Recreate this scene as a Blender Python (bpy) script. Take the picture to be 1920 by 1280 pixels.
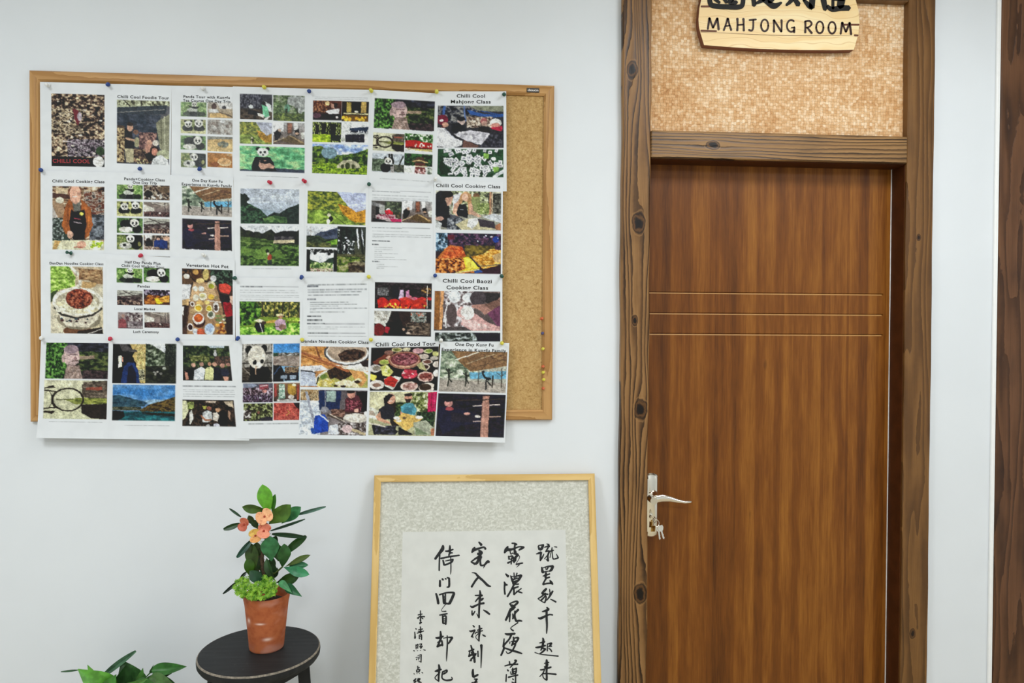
import bpy, math, random
import numpy as np
from mathutils import Vector

for o in list(bpy.data.objects):
    bpy.data.objects.remove(o)
SC = bpy.context.scene
COL = SC.collection
R_ = random.Random(7)

# ------------------------------------------------------------------ camera, light, exposure
FPX = 1350.0
CAM = np.array([0.0, -2.156, 1.52])
YAW, PIT, ROL = 0.06955, -0.01333, 0.00542
_fw = np.array([math.sin(YAW)*math.cos(PIT), math.cos(YAW)*math.cos(PIT), math.sin(PIT)])
_r0 = np.array([math.cos(YAW), -math.sin(YAW), 0.0])
_u0 = np.cross(_r0, _fw)
_r = math.cos(ROL)*_r0 + math.sin(ROL)*_u0
_u = -math.sin(ROL)*_r0 + math.cos(ROL)*_u0
cam = bpy.data.cameras.new('camera')
co = bpy.data.objects.new('camera', cam)
COL.objects.link(co)
cam.sensor_width = 36.0
cam.lens = FPX/1920*36.0
cam.clip_start = 0.02
from mathutils import Matrix
co.matrix_world = Matrix(((_r[0], _u[0], -_fw[0], CAM[0]), (_r[1], _u[1], -_fw[1], CAM[1]),
                          (_r[2], _u[2], -_fw[2], CAM[2]), (0, 0, 0, 1)))
SC.camera = co
vs = SC.view_settings
vs.view_transform = 'Standard'
vs.look = 'None'
vs.gamma = 1.0
vs.use_curve_mapping = False
vs.exposure = 0.47
SC.display_settings.display_device = 'sRGB'

w = bpy.data.worlds.new('world')
SC.world = w
w.use_nodes = True
w.node_tree.nodes['Background'].inputs[0].default_value = (0.80, 0.88, 1.0, 1)
w.node_tree.nodes['Background'].inputs[1].default_value = 0.25


def area(name, loc, sx, sy, power, col):
    l = bpy.data.lights.new(name, 'AREA')
    l.shape = 'RECTANGLE'
    l.size, l.size_y = sx, sy
    l.energy = power
    l.color = col
    o = bpy.data.objects.new(name, l)
    o.location = loc
    COL.objects.link(o)
    return o


CEIL = 2.85
PANELS = [(1.15, -1.15, 0.6, 11.5), (-1.35, -1.75, 0.6, 19), (0.2, -3.2, 0.6, 22), (2.2, -2.6, 0.5, 10)]
for i, (x, y, s, p) in enumerate(PANELS):
    area('ceiling_lamp_light', (x, y, CEIL-0.03), s, s, p, (0.915, 0.965, 1.0))


def ray(px, py):
    return _fw*FPX + _r*(px-960) - _u*(py-640)


def at(px, py, Y=0.0):
    d = ray(px, py)
    return CAM + d*((Y-CAM[1])/d[1])


def at_z(px, py, Z):
    d = ray(px, py)
    return CAM + d*((Z-CAM[2])/d[2])


# ------------------------------------------------------------------ helpers
def lin(c):
    c = np.asarray(c, float)
    return np.where(c <= 0.04045, c/12.92, ((c+0.055)/1.055)**2.4)


def hx(h):
    return np.array([int(h[i:i+2], 16) for i in (0, 2, 4)])/255.0


def L(h):
    return tuple(float(v) for v in lin(hx(h))) + (1.0,)


class NT:
    """tiny expression builder for shader nodes"""
    def __init__(s, name):
        s.m = bpy.data.materials.new(name)
        s.m.use_nodes = True
        s.t = s.m.node_tree
        s.b = s.t.nodes['Principled BSDF']
        s.k = 0

    def new(s, typ, **kw):
        n = s.t.nodes.new(typ)
        for k, v in kw.items():
            setattr(n, k, v)
        return n

    def put(s, inp, v):
        if isinstance(v, V):
            s.t.links.new(v.s, inp)
        elif hasattr(v, 'is_output'):
            s.t.links.new(v, inp)
        else:
            inp.default_value = v

    def math(s, op, *a, clamp=False):
        n = s.new('ShaderNodeMath', operation=op, use_clamp=clamp)
        for i, v in enumerate(a):
            s.put(n.inputs[i], v)
        return V(s, n.outputs[0])

    def xyz(s):
        tc = s.new('ShaderNodeTexCoord')
        sp = s.new('ShaderNodeSeparateXYZ')
        s.t.links.new(tc.outputs['Object'], sp.inputs[0])
        return [V(s, o) for o in sp.outputs]

    def vec(s, x, y, z):
        n = s.new('ShaderNodeCombineXYZ')
        for i, v in enumerate((x, y, z)):
            s.put(n.inputs[i], v)
        return V(s, n.outputs[0])

    def noise(s, v, scale=1.0, detail=2.0, rough=0.5):
        n = s.new('ShaderNodeTexNoise')
        s.put(n.inputs['Vector'], v)
        n.inputs['Scale'].default_value = scale
        n.inputs['Detail'].default_value = detail
        n.inputs['Roughness'].default_value = rough
        return V(s, n.outputs[0])

    def white(s, v):
        n = s.new('ShaderNodeTexWhiteNoise', noise_dimensions='3D')
        s.put(n.inputs['Vector'], v)
        return V(s, n.outputs['Value'])

    def ramp(s, f, stops):
        n = s.new('ShaderNodeValToRGB')
        e = n.color_ramp.elements
        while len(e) < len(stops):
            e.new(0.5)
        for i, (p, c) in enumerate(stops):
            e[i].position = p
            e[i].color = L(c) if isinstance(c, str) else c
        s.put(n.inputs[0], f)
        return V(s, n.outputs[0])

    def mix(s, f, a, b, mode='MIX'):
        n = s.new('ShaderNodeMix', data_type='RGBA', blend_type=mode)
        s.put(n.inputs[0], f)
        s.put(n.inputs[6], L(a) if isinstance(a, str) else a)
        s.put(n.inputs[7], L(b) if isinstance(b, str) else b)
        return V(s, n.outputs[2])

    def bump(s, h, strength=0.3, dist=0.002):
        n = s.new('ShaderNodeBump')
        n.inputs['Strength'].default_value = strength
        n.inputs['Distance'].default_value = dist
        s.put(n.inputs['Height'], h)
        s.t.links.new(n.outputs[0], s.b.inputs['Normal'])

    def fin(s, col=None, rough=0.6, spec=0.4, metal=0.0):
        if col is not None:
            s.put(s.b.inputs['Base Color'], L(col) if isinstance(col, str) else col)
        s.put(s.b.inputs['Roughness'], rough)
        s.b.inputs['Specular IOR Level'].default_value = spec
        s.b.inputs['Metallic'].default_value = metal
        return s.m


class V:
    def __init__(s, nt, sock):
        s.n, s.s = nt, sock

    def __add__(a, b): return a.n.math('ADD', a, b)
    def __radd__(a, b): return a.n.math('ADD', b, a)
    def __sub__(a, b): return a.n.math('SUBTRACT', a, b)
    def __rsub__(a, b): return a.n.math('SUBTRACT', b, a)
    def __mul__(a, b): return a.n.math('MULTIPLY', a, b)
    __rmul__ = __mul__
    def __truediv__(a, b): return a.n.math('DIVIDE', a, b)
    def exp(a): return a.n.math('EXPONENT', a)
    def floor(a): return a.n.math('FLOOR', a)
    def frac(a): return a.n.math('FRACT', a)
    def abs(a): return a.n.math('ABSOLUTE', a)
    def sqrt(a): return a.n.math('SQRT', a)
    def sin(a): return a.n.math('SINE', a)
    def clamp(a): return a.n.math('ADD', a, 0.0, clamp=True)
    def ss(a, lo, hi):
        n = a.n.new('ShaderNodeMapRange', interpolation_type='SMOOTHSTEP')
        a.n.put(n.inputs[0], a)
        n.inputs[1].default_value, n.inputs[2].default_value = lo, hi
        return V(a.n, n.outputs[0])


def plain(name, c, rough=0.6, spec=0.4, metal=0.0, nscale=60.0, namp=0.08, bump=0.0):
    n = NT(name)
    x, y, z = n.xyz()
    f = n.noise(n.vec(x, y, z), nscale, 3)
    base = lin(hx(c))
    a = tuple(float(v) for v in base*(1-namp)) + (1,)
    b = tuple(float(min(v, 1)) for v in base*(1+namp)) + (1,)
    col = n.mix(f.ss(0.3, 0.7), a, b)
    if bump:
        n.bump(f, bump, 0.001)
    return n.fin(col, rough, spec, metal)


def mesh(name, verts, faces, mat, parent=None, loc=None, smooth=False, link=True):
    """verts in world space; object origin at the parent's place (or at loc)"""
    org = Vector(loc) if loc is not None else (Vector(parent['_w']) if parent is not None and '_w' in parent else Vector((0, 0, 0)))
    vs_ = np.asarray(verts, float) - np.array(org)
    me = bpy.data.meshes.new(name)
    me.from_pydata([tuple(v) for v in vs_], [], [tuple(f) for f in faces])
    if mat:
        for m_ in (mat if isinstance(mat, (list, tuple)) else [mat]):
            me.materials.append(m_)
    if smooth:
        me.polygons.foreach_set('use_smooth', [True]*len(me.polygons))
    me.update()
    o = bpy.data.objects.new(name, me)
    if parent is not None:
        o.parent = parent
        if loc is not None:
            o.location = org - Vector(parent['_w'])
            o['_w'] = tuple(org)
        else:
            o['_w'] = tuple(org)
    else:
        o.location = org
        o['_w'] = tuple(org)
    COL.objects.link(o)
    return o


def empty(name, loc, label=None, cat=None, group=None, kind=None):
    o = bpy.data.objects.new(name, None)
    o.location = tuple(float(v) for v in loc)
    o.empty_display_size = 0.05
    o['_w'] = tuple(float(v) for v in loc)
    COL.objects.link(o)
    return tag(o, label, cat, group, kind)


def tag(o, label=None, cat=None, group=None, kind=None):
    if label: o['label'] = label
    if cat: o['category'] = cat
    if group: o['group'] = group
    if kind: o['kind'] = kind
    return o


class G:
    """collects simple solids"""
    def __init__(s):
        s.v, s.f = [], []

    def add(s, v, f):
        k = len(s.v)
        s.v += [tuple(p) for p in v]
        s.f += [tuple(i+k for i in q) for q in f]
        return s

    def box(s, x0, x1, y0, y1, z0, z1, b=0.0):
        if b <= 0:
            v = [(x, y, z) for z in (z0, z1) for y in (y0, y1) for x in (x0, x1)]
            return s.add(v, [(0, 2, 3, 1), (4, 5, 7, 6), (0, 1, 5, 4), (2, 6, 7, 3), (0, 4, 6, 2), (1, 3, 7, 5)])
        # chamfered box: 24 verts
        v, idx = [], {}
        for a in range(3):
            for sx in (0, 1):
                for sy in (0, 1):
                    for sz in (0, 1):
                        p = [(x0, x1)[sx], (y0, y1)[sy], (z0, z1)[sz]]
                        for k, q in enumerate((sx, sy, sz)):
                            if k != a:
                                p[k] += b if q == 0 else -b
                        idx[(a, sx, sy, sz)] = len(v)
                        v.append(tuple(p))
        f = []
        for a in range(3):
            o1, o2 = (a+1) % 3, (a+2) % 3
            for q in (0, 1):
                ring = []
                for (m, n_) in ((0, 0), (1, 0), (1, 1), (0, 1)):
                    c = [0, 0, 0]; c[a] = q; c[o1] = m; c[o2] = n_
                    ring.append(idx[(a, *c)])
                f.append(tuple(ring if q else ring[::-1]))
        for a in range(3):
            o1, o2 = (a+1) % 3, (a+2) % 3
            for m in (0, 1):
                for n_ in (0, 1):
                    c0 = [0, 0, 0]; c0[o1] = m; c0[o2] = n_
                    c1 = list(c0); c1[a] = 1
                    q = [idx[(o1, *c0)], idx[(o1, *c1)], idx[(o2, *c1)], idx[(o2, *c0)]]
                    f.append(tuple(q if (m == n_) else q[::-1]))
        for sx in (0, 1):
            for sy in (0, 1):
                for sz in (0, 1):
                    t = [idx[(a, sx, sy, sz)] for a in range(3)]
                    f.append(tuple(t if (sx+sy+sz) % 2 == 1 else t[::-1]))
        return s.add(v, f)

    def prism(s, poly, y0, y1):
        """poly of (x,z), extruded along y"""
        n = len(poly)
        v = [(x, y0, z) for x, z in poly] + [(x, y1, z) for x, z in poly]
        f = [tuple(range(n)), tuple(range(2*n-1, n-1, -1))]
        f += [(i, i+n, (i+1) % n+n, (i+1) % n) for i in range(n)]
        return s.add(v, f)

    def tube(s, pts, rad, n=10, cap=True):
        P = [Vector(p) for p in pts]
        k = len(P)
        rad = [rad]*k if isinstance(rad, (int, float)) else rad
        T = [(P[min(i+1, k-1)]-P[max(i-1, 0)]).normalized() for i in range(k)]
        ref = Vector((0, 0, 1)) if abs(T[0].z) < 0.9 else Vector((1, 0, 0))
        a = T[0].cross(ref).normalized()
        v = []
        for i in range(k):
            a = (a - T[i]*a.dot(T[i])).normalized()
            b = T[i].cross(a)
            rr = rad[i] if isinstance(rad[i], (tuple, list)) else (rad[i], rad[i])
            for j in range(n):
                t = 2*math.pi*j/n
                v.append(P[i] + a*math.cos(t)*rr[0] + b*math.sin(t)*rr[1])
        f = [(i*n+j, i*n+(j+1) % n, (i+1)*n+(j+1) % n, (i+1)*n+j) for i in range(k-1) for j in range(n)]
        if cap:
            f += [tuple(range(n-1, -1, -1)), tuple(range((k-1)*n, k*n))]
        return s.add(v, f)

    def lathe(s, prof, c, n=32, axis=None):
        """prof of (radius, height) about an axis through c"""
        A = Vector(axis).normalized() if axis is not None else Vector((0, 0, 1))
        ref = Vector((1, 0, 0)) if abs(A.x) < 0.9 else Vector((0, 1, 0))
        a = (ref - A*ref.dot(A)).normalized()
        b = A.cross(a)
        c = Vector(c)
        v = []
        for r, h in prof:
            for j in range(n):
                t = 2*math.pi*j/n
                v.append(c + A*h + a*math.cos(t)*r + b*math.sin(t)*r)
        k = len(prof)
        f = [(i*n+j, i*n+(j+1) % n, (i+1)*n+(j+1) % n, (i+1)*n+j) for i in range(k-1) for j in range(n)]
        f += [tuple(range(n-1, -1, -1)), tuple(range((k-1)*n, k*n))]
        return s.add(v, f)

    def obj(s, name, mat, parent=None, loc=None, smooth=False):
        return mesh(name, s.v, s.f, mat, parent, loc, smooth)


def smooth_by_angle(o, deg=35):
    me = o.data
    me.polygons.foreach_set('use_smooth', [True]*len(me.polygons))
    try:
        me.set_sharp_from_angle(angle=math.radians(deg))
    except Exception:
        pass
    return o


def struct(o):
    o['kind'] = 'structure'
    return o


# ------------------------------------------------------------------ materials
def wood(name, light, mid, dark, across='x', along='z', knots=(), freq=60.0, seed=0.0, rough=0.40, line=0.75, wob=6.0, spec=0.32, wear=0.5, sharp=0.55):
    """sawn board: growth rings as contour lines that flow round the knots"""
    n = NT(name)
    c = dict(zip('xyz', n.xyz()))
    x, z = c[across], c[along]
    x0 = x
    jit = (n.noise(n.vec(x0*60.0, z*40.0, seed+2.0), 1.0, 2)-0.5)
    ks = None
    for (kx, kz, a, b, amp) in knots:
        e = ((((x0-kx)/a)*((x0-kx)/a) + ((z-kz)/b)*((z-kz)/b))*-1.0).exp()
        x = x - (x0-kx)*e*amp
        rr = (((x0-kx)/(a*0.60))*((x0-kx)/(a*0.60)) + ((z-kz)/(a*0.95))*((z-kz)/(a*0.95))).sqrt() + jit*0.7
        ks = rr if ks is None else n.math('MINIMUM', ks, rr)
    low = n.noise(n.vec(x*14.0, z*1.3, seed), 1.0, 2, 0.5)
    F = x*freq + low*wob + jit*0.25
    fr = F.frac()
    late = fr.ss(1.0-sharp, 0.98) * fr.ss(1.0, 0.97)
    amp_ = n.noise(n.vec(x0*40.0, z*3.0, seed+44.0), 1.0, 2).ss(0.30, 0.62)
    fib = n.noise(n.vec(x*420.0, z*7.0, seed+3.0), 1.0, 3, 0.65)
    col = n.mix(fr.ss(0.0, 0.9)*0.8, light, mid)
    col = n.mix(fib.ss(0.40, 0.75)*0.5, col, mid)
    col = n.mix(late*(amp_*0.6+0.4)*line, col, dark)
    blot = n.noise(n.vec(x0*14.0, z*4.0, seed+31.0), 1.0, 3)
    col = n.mix(blot.ss(0.45, 0.75)*wear, col, dark)
    h = late*-0.9 + fib*0.35
    if ks is not None:
        ring = ((ks*9.0+jit*5.0).sin()*0.5+0.5)
        kc = n.mix(ring*0.8, dark, mid)
        kc = n.mix(ks.ss(0.75, 0.35), kc, tuple(v*0.4 for v in L(dark)[:3])+(1,))
        col = n.mix(ks.ss(1.15, 0.95), col, kc)
        col = n.mix((ks-1.12).abs().ss(0.16, 0.0)*0.85, col, dark)
        col = n.mix((ks-1.40).abs().ss(0.14, 0.0)*0.5, col, light)
    n.bump(h, 0.5, 0.0018)
    return n.fin(col, rough, spec)


def weave_mat():
    n = NT('woven_fibre')
    x, y, z = n.xyz()
    wx = x + (n.noise(n.vec(x, z, 1.0), 60.0, 2)-0.5)*0.010
    wz = z + (n.noise(n.vec(x, z, 7.0), 60.0, 2)-0.5)*0.010
    u, v = wx/0.0088, wz/0.0088
    fu, fv = u.floor(), v.floor()
    par = n.math('MODULO', (fu+fv+1000.0), 2.0).ss(0.4, 0.6)
    a = n.white(n.vec((u/2.0).floor(), fv, 3.0))
    b = n.white(n.vec(fu, (v/2.0).floor(), 8.0))
    t = a*(1.0-par) + b*par
    eu = (u.frac()-0.5).abs()
    ev = (v.frac()-0.5).abs()
    edge = (eu*par + ev*(1.0-par)).ss(0.30, 0.5)
    fine = n.noise(n.vec(x, z, 0.0), 420.0, 2)
    big = n.noise(n.vec(x, z, 4.0), 7.0, 2)
    mid_ = n.noise(n.vec(x, z, 14.0), 75.0, 2)
    col = n.ramp((t*0.30+mid_*0.66+fine*0.32+(big-0.5)*0.6-.09).clamp(), [(0.08, 'a8703e'), (0.34, 'd09c66'), (0.58, 'e4ba8a'), (0.84, 'fbe2c0')])
    col = n.mix(edge*0.32, col, '8a5626')
    n.bump(edge*-1.0 + t*0.4 + fine*0.3, 0.5, 0.0015)
    return n.fin(col, 0.6, 0.3)


def cork_mat():
    n = NT('cork')
    x, y, z = n.xyz()
    p = n.vec(x, y, z)
    f = n.noise(p, 230.0, 4, 0.7)
    g = n.noise(p, 90.0, 2)
    col = n.ramp((f*0.75+g*0.25), [(0.30, '8a6636'), (0.45, 'b8935c'), (0.6, 'caa871'), (0.75, 'dcc08c')])
    n.bump(f, 0.35, 0.0012)
    return n.fin(col, 0.85, 0.2)


def wall_mat():
    n = NT('wall_paint')
    x, y, z = n.xyz()
    p = n.vec(x, y, z)
    f = n.noise(p, 3.0, 3)
    g = n.noise(p, 380.0, 2)
    col = n.mix(f.ss(0.3, 0.7), (0.77, 0.80, 0.825, 1), (0.795, 0.825, 0.85, 1))
    n.bump(g, 0.12, 0.0006)
    return n.fin(col, 0.75, 0.25)


def veneer(name, light, mid, dark):
    n = NT(name)
    x, y, z = n.xyz()
    wx = x + (n.noise(n.vec(x*5.0, z*3.0, 7.0), 1.0, 2)-0.5)*0.02
    band = n.noise(n.vec(wx*22.0, z*0.7, 2.0), 1.0, 3, 0.55)
    step = n.white(n.vec((x*14.0).floor(), 0.0, 1.0))
    step2 = n.white(n.vec((x*33.0+.3).floor(), 0.0, 4.0))
    fine = n.noise(n.vec(wx*330.0, z*9.0, 4.0), 1.0, 3, 0.6)
    fig = n.noise(n.vec(wx*36.0, z*4.0, 11.0), 1.0, 4, 0.65)
    f = band*0.36 + step*0.10 + step2*0.10 + fine*0.22 + fig*0.34
    col = n.ramp(f, [(0.36, dark), (0.54, mid), (0.74, light)])
    mark = n.noise(n.vec(x*26.0, z*8.0, 17.0), 1.0, 2).ss(0.70, 0.80)
    col = n.mix(mark*0.5, col, dark)
    n.bump(fine, 0.08, 0.0004)
    return n.fin(col, 0.42, 0.28)


M = {}
M['wall'] = wall_mat()
M['ceiling'] = plain('ceiling_paint', 'eceeee', 0.8)
M['floor'] = plain('floor_tile', 'c4b79c', 0.35, 0.5, nscale=8)
M['cork'] = cork_mat()
M['weave'] = weave_mat()
M['veneer'] = veneer('door_veneer', 'a26826', '764312', '462406')
M['jamb'] = veneer('jamb_veneer', '6e3f1a', '522c12', '361a0b')
M['white_gloss'] = plain('white_gloss', 'f4f4f2', 0.3, 0.5)
M['chrome'] = plain('chrome', 'ece6da', 0.10, 0.5, 1.0, namp=0.02)
M['brass'] = plain('brass', 'c9a35c', 0.25, 0.5, 1.0, namp=0.03)
M['dark'] = plain('dark_gap', '17100b', 0.8)
M['ink'] = plain('black_ink', '14120f', 0.6, 0.3)

# ------------------------------------------------------------------ room shell
WY = 0.12                                           # wall thickness
XL, XR, YF = -2.7, 2.9, -4.4
cas_l0 = at(1167.0, 200, -0.02)[0]                  # left casing outer edge
cas_l1 = at(1217.2, 600, -0.02)[0]
cas_r0 = at(1696.5, 600, -0.02)[0]
cas_r1 = at(1746.5, 600, -0.02)[0]
beam_t = at(1460, 249.5, -0.025)[2]
beam_b = at(1460, 300.5, -0.025)[2]
DOORY = 0.055
TOPZ = 2.62                                         # top of the casings, above the frame of view
ox0, ox1 = cas_l0+0.02, cas_r1-0.02
far0 = at(1879.0, 100, -0.012)[0]
g = G()
g.box(XL, ox0, 0, WY, 0, CEIL)
g.box(ox1, far0+0.02, 0, WY, 0, CEIL)
g.box(ox0, ox1, 0, WY, TOPZ-0.02, CEIL)
g.box(far0+0.02, XR, 0, WY, 2.2, CEIL)
struct(g.obj('wall_back', M['wall']))
struct(G().box(XL-WY, XL, YF, WY, 0, CEIL).obj('wall_left', M['wall']))
struct(G().box(XR, XR+WY, YF, WY, 0, CEIL).obj('wall_right', M['wall']))
struct(G().box(XL-WY, XR+WY, YF-WY, YF, 0, CEIL).obj('wall_front', M['wall']))
struct(G().box(XL-WY, XR+WY, YF-WY, WY+0.3, -0.1, 0).obj('floor', M['floor']))
struct(G().box(XL-WY, XR+WY, YF-WY, WY+0.3, CEIL, CEIL+0.1).obj('ceiling', M['ceiling']))
g = G()
g.box(XL, cas_l0, -0.012, 0, 0, 0.09, 0.003)
struct(g.obj('baseboard_back', M['white_gloss']))

for i, (x, y, s, p) in enumerate(PANELS):
    t = empty('ceiling_lamp', (x, y, CEIL), ['lamp panel set on the ceiling in front of the door','lamp panel set on the ceiling in front of the cork board','lamp panel set on the ceiling farthest from the board wall','smallest lamp panel, on the ceiling near the right wall'][i], 'lamp', 'ceiling lamp panels')
    g = G()
    h = s/2
    for a, b, c, d in ((-h-.02, h+.02, -h-.02, -h), (-h-.02, h+.02, h, h+.02), (-h-.02, -h, -h, h), (h, h+.02, -h, h)):
        g.box(x+a, x+b, y+c, y+d, CEIL-0.02, CEIL)
    g.obj('lamp_frame', M['white_gloss'], t)
    e = NT('lamp_diffuser')
    e.b.inputs['Emission Color'].default_value = (0.95, 0.98, 1, 1)
    e.b.inputs['Emission Strength'].default_value = 3.0
    e.fin('ffffff')
    G().box(x-h, x+h, y-h, y+h, CEIL-0.012, CEIL-0.002).obj('diffuser', e.m, t)

# ------------------------------------------------------------------ door surround
zk = lambda py: float(at(1190, py, -0.02)[2])
xk = lambda px: float(at(px, 600, -0.02)[0])
xw = lambda px, py: float(at(px, py, -0.02)[0])
kl = [(xw(1185, 132), zk(132), .024, .11, .85), (xw(1197, 418), zk(418), .028, .15, .8), (xw(1201, 767), zk(767), .028, .13, .85), (xw(1200, 1112), zk(1112), .027, .14, .85), (xw(1190, 560), zk(600), .014, .10, .6)]
mwl = wood('weathered_casing_left', '9a7245', '684522', '1a0c04', knots=kl, freq=75, seed=1.0, wear=0.35, line=.95)
mwr = wood('weathered_casing_right', '805a30', '5e3e1e', '2e1a0a', knots=[(xw(1722, 437), zk(437), .010, .06, .6), (xw(1710, 1200), zk(1200), .014, .07, .6)], freq=34, seed=5.0, line=0.28, wear=0.35, sharp=.8)
M['jamb'] = plain('jamb_brown', '4c2810', .5, .2, nscale=25, namp=.15)
kb = [(float(at(1337, 272, -.025)[0]), float(at(1337, 272, -.025)[2]), .020, .10, .8)]
# beam grain runs along x: swap roles
mwb = wood('weathered_beam', 'a27c4e', '7a5630', '1c0e05', across='z', along='x', knots=[(kb[0][1], kb[0][0], .019, .09, .9)], freq=85, seed=2.0, wear=0.35, line=1.0, wob=5.0)


def waney(x0, x1, y0, y1, z0, z1, b, n=60, amp=0.0012, seed=0):
    """upright board with slightly wandering edges"""
    r = random.Random(seed)
    ph = [r.uniform(0, 6.28) for _ in range(4)]
    v, f = [], []
    for i in range(n+1):
        z = z0+(z1-z0)*i/n
        a = amp*(math.sin(z*9+ph[0])+.6*math.sin(z*23+ph[1]))
        c = amp*(math.sin(z*8+ph[2])+.6*math.sin(z*27+ph[3]))
        ring = [(x0+a, y1), (x0+a, y0+b), (x0+a+b, y0), (x1+c-b, y0), (x1+c, y0+b), (x1+c, y1)]
        v += [(p, q, z) for p, q in ring]
    for i in range(n):
        for j in range(6):
            k = (j+1) % 6
            f.append((i*6+j, i*6+k, (i+1)*6+k, (i+1)*6+j))
    f += [tuple(range(5, -1, -1)), tuple(range(n*6, n*6+6))]
    return G().add(v, f)


struct(waney(cas_l0, cas_l1, -0.022, 0.05, 0, TOPZ, 0.003, seed=3).obj('trim_1', mwl))
struct(waney(cas_r0, cas_r1, -0.022, 0.05, 0, TOPZ, 0.0025, seed=4, amp=.0007).obj('trim_2', mwr))
struct(G().box(cas_l1+.0005, cas_r0-.0005, -0.024, DOORY+.004, beam_b, beam_t, 0.003).obj('trim_3', mwb))
struct(G().box(cas_l1, cas_r0, -0.022, 0.05, TOPZ-0.08, TOPZ, 0.003).obj('trim_4', mwb))
# woven panel above the beam
struct(G().box(cas_l1-.002, cas_r0+.002, 0.004, 0.02, beam_t-.01, TOPZ-0.07).obj('trim_5', M['weave']))

# door: leaf + frame
door_r = float(at(1667, 600, DOORY)[0])
door_t = float(at(1460, 313, DOORY)[2])
dl0 = cas_l1-0.055
dr = empty('door_1', ((dl0+door_r)/2, DOORY, 0))
tag(dr, 'brown wood-grain door with three grooves under the woven panel', 'door', kind='structure')
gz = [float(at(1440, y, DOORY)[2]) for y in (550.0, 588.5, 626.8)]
prof = [(0.0, 0.01)]
lo = []
for z in sorted(gz):
    lo += [(0.0, z-0.0032), (0.0022, z-0.0002), (0.0034, z+0.0022), (0.0, z+0.0030)]
prof = [(0.0, 0.012)] + lo + [(0.0, door_t)]
xe = float(at(1655, 600, DOORY)[0])
v = [(x, DOORY+d, z) for x in (dl0, xe) for d, z in prof]
k = len(prof)
f = [(i, i+k, i+1+k, i+1) for i in range(k-1)]
g = G().add(v, f)
g.add([(xe, DOORY, 0.012), (door_r, DOORY, 0.012), (door_r, DOORY, door_t), (xe, DOORY, door_t)], [(0, 1, 2, 3)])
g.box(dl0, door_r, DOORY+0.005, DOORY+0.042, 0.012, door_t)
v0 = [(door_r, DOORY, 0.012), (door_r, DOORY+.006, 0.012), (door_r, DOORY+.006, door_t), (door_r, DOORY, door_t),
      (dl0, DOORY, 0.012), (dl0, DOORY+.006, 0.012), (dl0, DOORY+.006, door_t), (dl0, DOORY, door_t)]
g.add(v0, [(0, 1, 2, 3), (7, 6, 5, 4), (3, 2, 6, 7), (4, 5, 1, 0)])
g.obj('door_leaf', M['veneer'], dr)
for z in gz:   # routed lip of each groove, its highlight painted in as a paler colour
    G().add([(dl0+.06, DOORY-.0002, z-.0033), (xe-.004, DOORY-.0002, z-.0033), (xe-.004, DOORY+.0018, z-.0003), (dl0+.06, DOORY+.0018, z-.0003)], [(0, 1, 2, 3)]).obj('groove_highlight', M.setdefault('lip', plain('lip_highlight', 'b98a52', .5)), dr)
# white edge seal along the hinge side and thin one along the top
G().box(door_r+.0003, door_r+.0036, DOORY-.002, DOORY+.03, 0.012, door_t+.003).obj('edge_seal', M['white_gloss'], dr)
g = G()
g.box(dl0, door_r+.0036, DOORY+.002, DOORY+.01, door_t+.0012, door_t+.0026)
g.obj('edge_seal', plain('pale_brown_edge', '8c705c', 0.5), dr)
g = G()
g.box(door_r+.0036, cas_r0+.012, DOORY-0.004, DOORY+.06, 0, door_t+.03)       # frame strip in the door plane
g.box(cas_r0-.0022, cas_r0+.0008, -0.012, DOORY-.0005, 0, beam_b-.0025)       # jamb lining seen from the left
g.box(cas_l1-.0005, cas_r0-.0025, -0.012, DOORY+.0005, beam_b-.0022, beam_b+.0006)  # lining under the beam
g.obj('door_jamb', M['jamb'], dr)
g = G().box(dl0, door_r+.01, DOORY+.001, DOORY+.06, door_t+.003, beam_b+.02)
g.obj('door_head', M['jamb'], dr)
G().box(dl0-.01, dl0-.0005, DOORY-.004, DOORY+.06, 0, door_t+.003).obj('door_jamb', M['jamb'], dr)

# handle set
hp = lambda px, py, Y=DOORY: at(px, py, Y)
x1 = float(hp(1232.5, 940)[0]); x0 = x1-0.042
zt, zb = float(hp(1225, 886)[2]), float(hp(1225, 1006)[2])
poly = []
n = 10
cx = (x0+x1)/2
rr = (x1-x0)/2
for i in range(n+1):
    t = math.pi*i/n
    poly.append((cx+rr*math.cos(t), zt-0.012+0.012*math.sin(t)))
for i in range(n+1):
    t = math.pi+math.pi*i/n
    poly.append((cx+rr*math.cos(t), zb+0.012+0.012*math.sin(t)))
hd = G()
N_ = len(poly)
v = []
for (ins, yy) in ((0, 0.0), (0.0, -0.005), (0.004, -0.010), (0.012, -0.0125)):
    for (px_, pz_) in poly:
        dx, dz = px_-cx, pz_-(zt+zb)/2
        v.append((cx+dx*(1-ins/rr), DOORY+yy, (zt+zb)/2+dz*(1-ins/0.092)))
f = [(i*N_+j, i*N_+(j+1) % N_, (i+1)*N_+(j+1) % N_, (i+1)*N_+j) for i in range(3) for j in range(N_)]
f += [tuple(range(3*N_, 4*N_))]
hd.add(v, [q[::-1] for q in f])
ho = hd.obj('door_handle', M['chrome'], dr)
smooth_by_angle(ho, 30)
ho['label'] = 'polished chrome lever handle on a long back plate'
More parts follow.
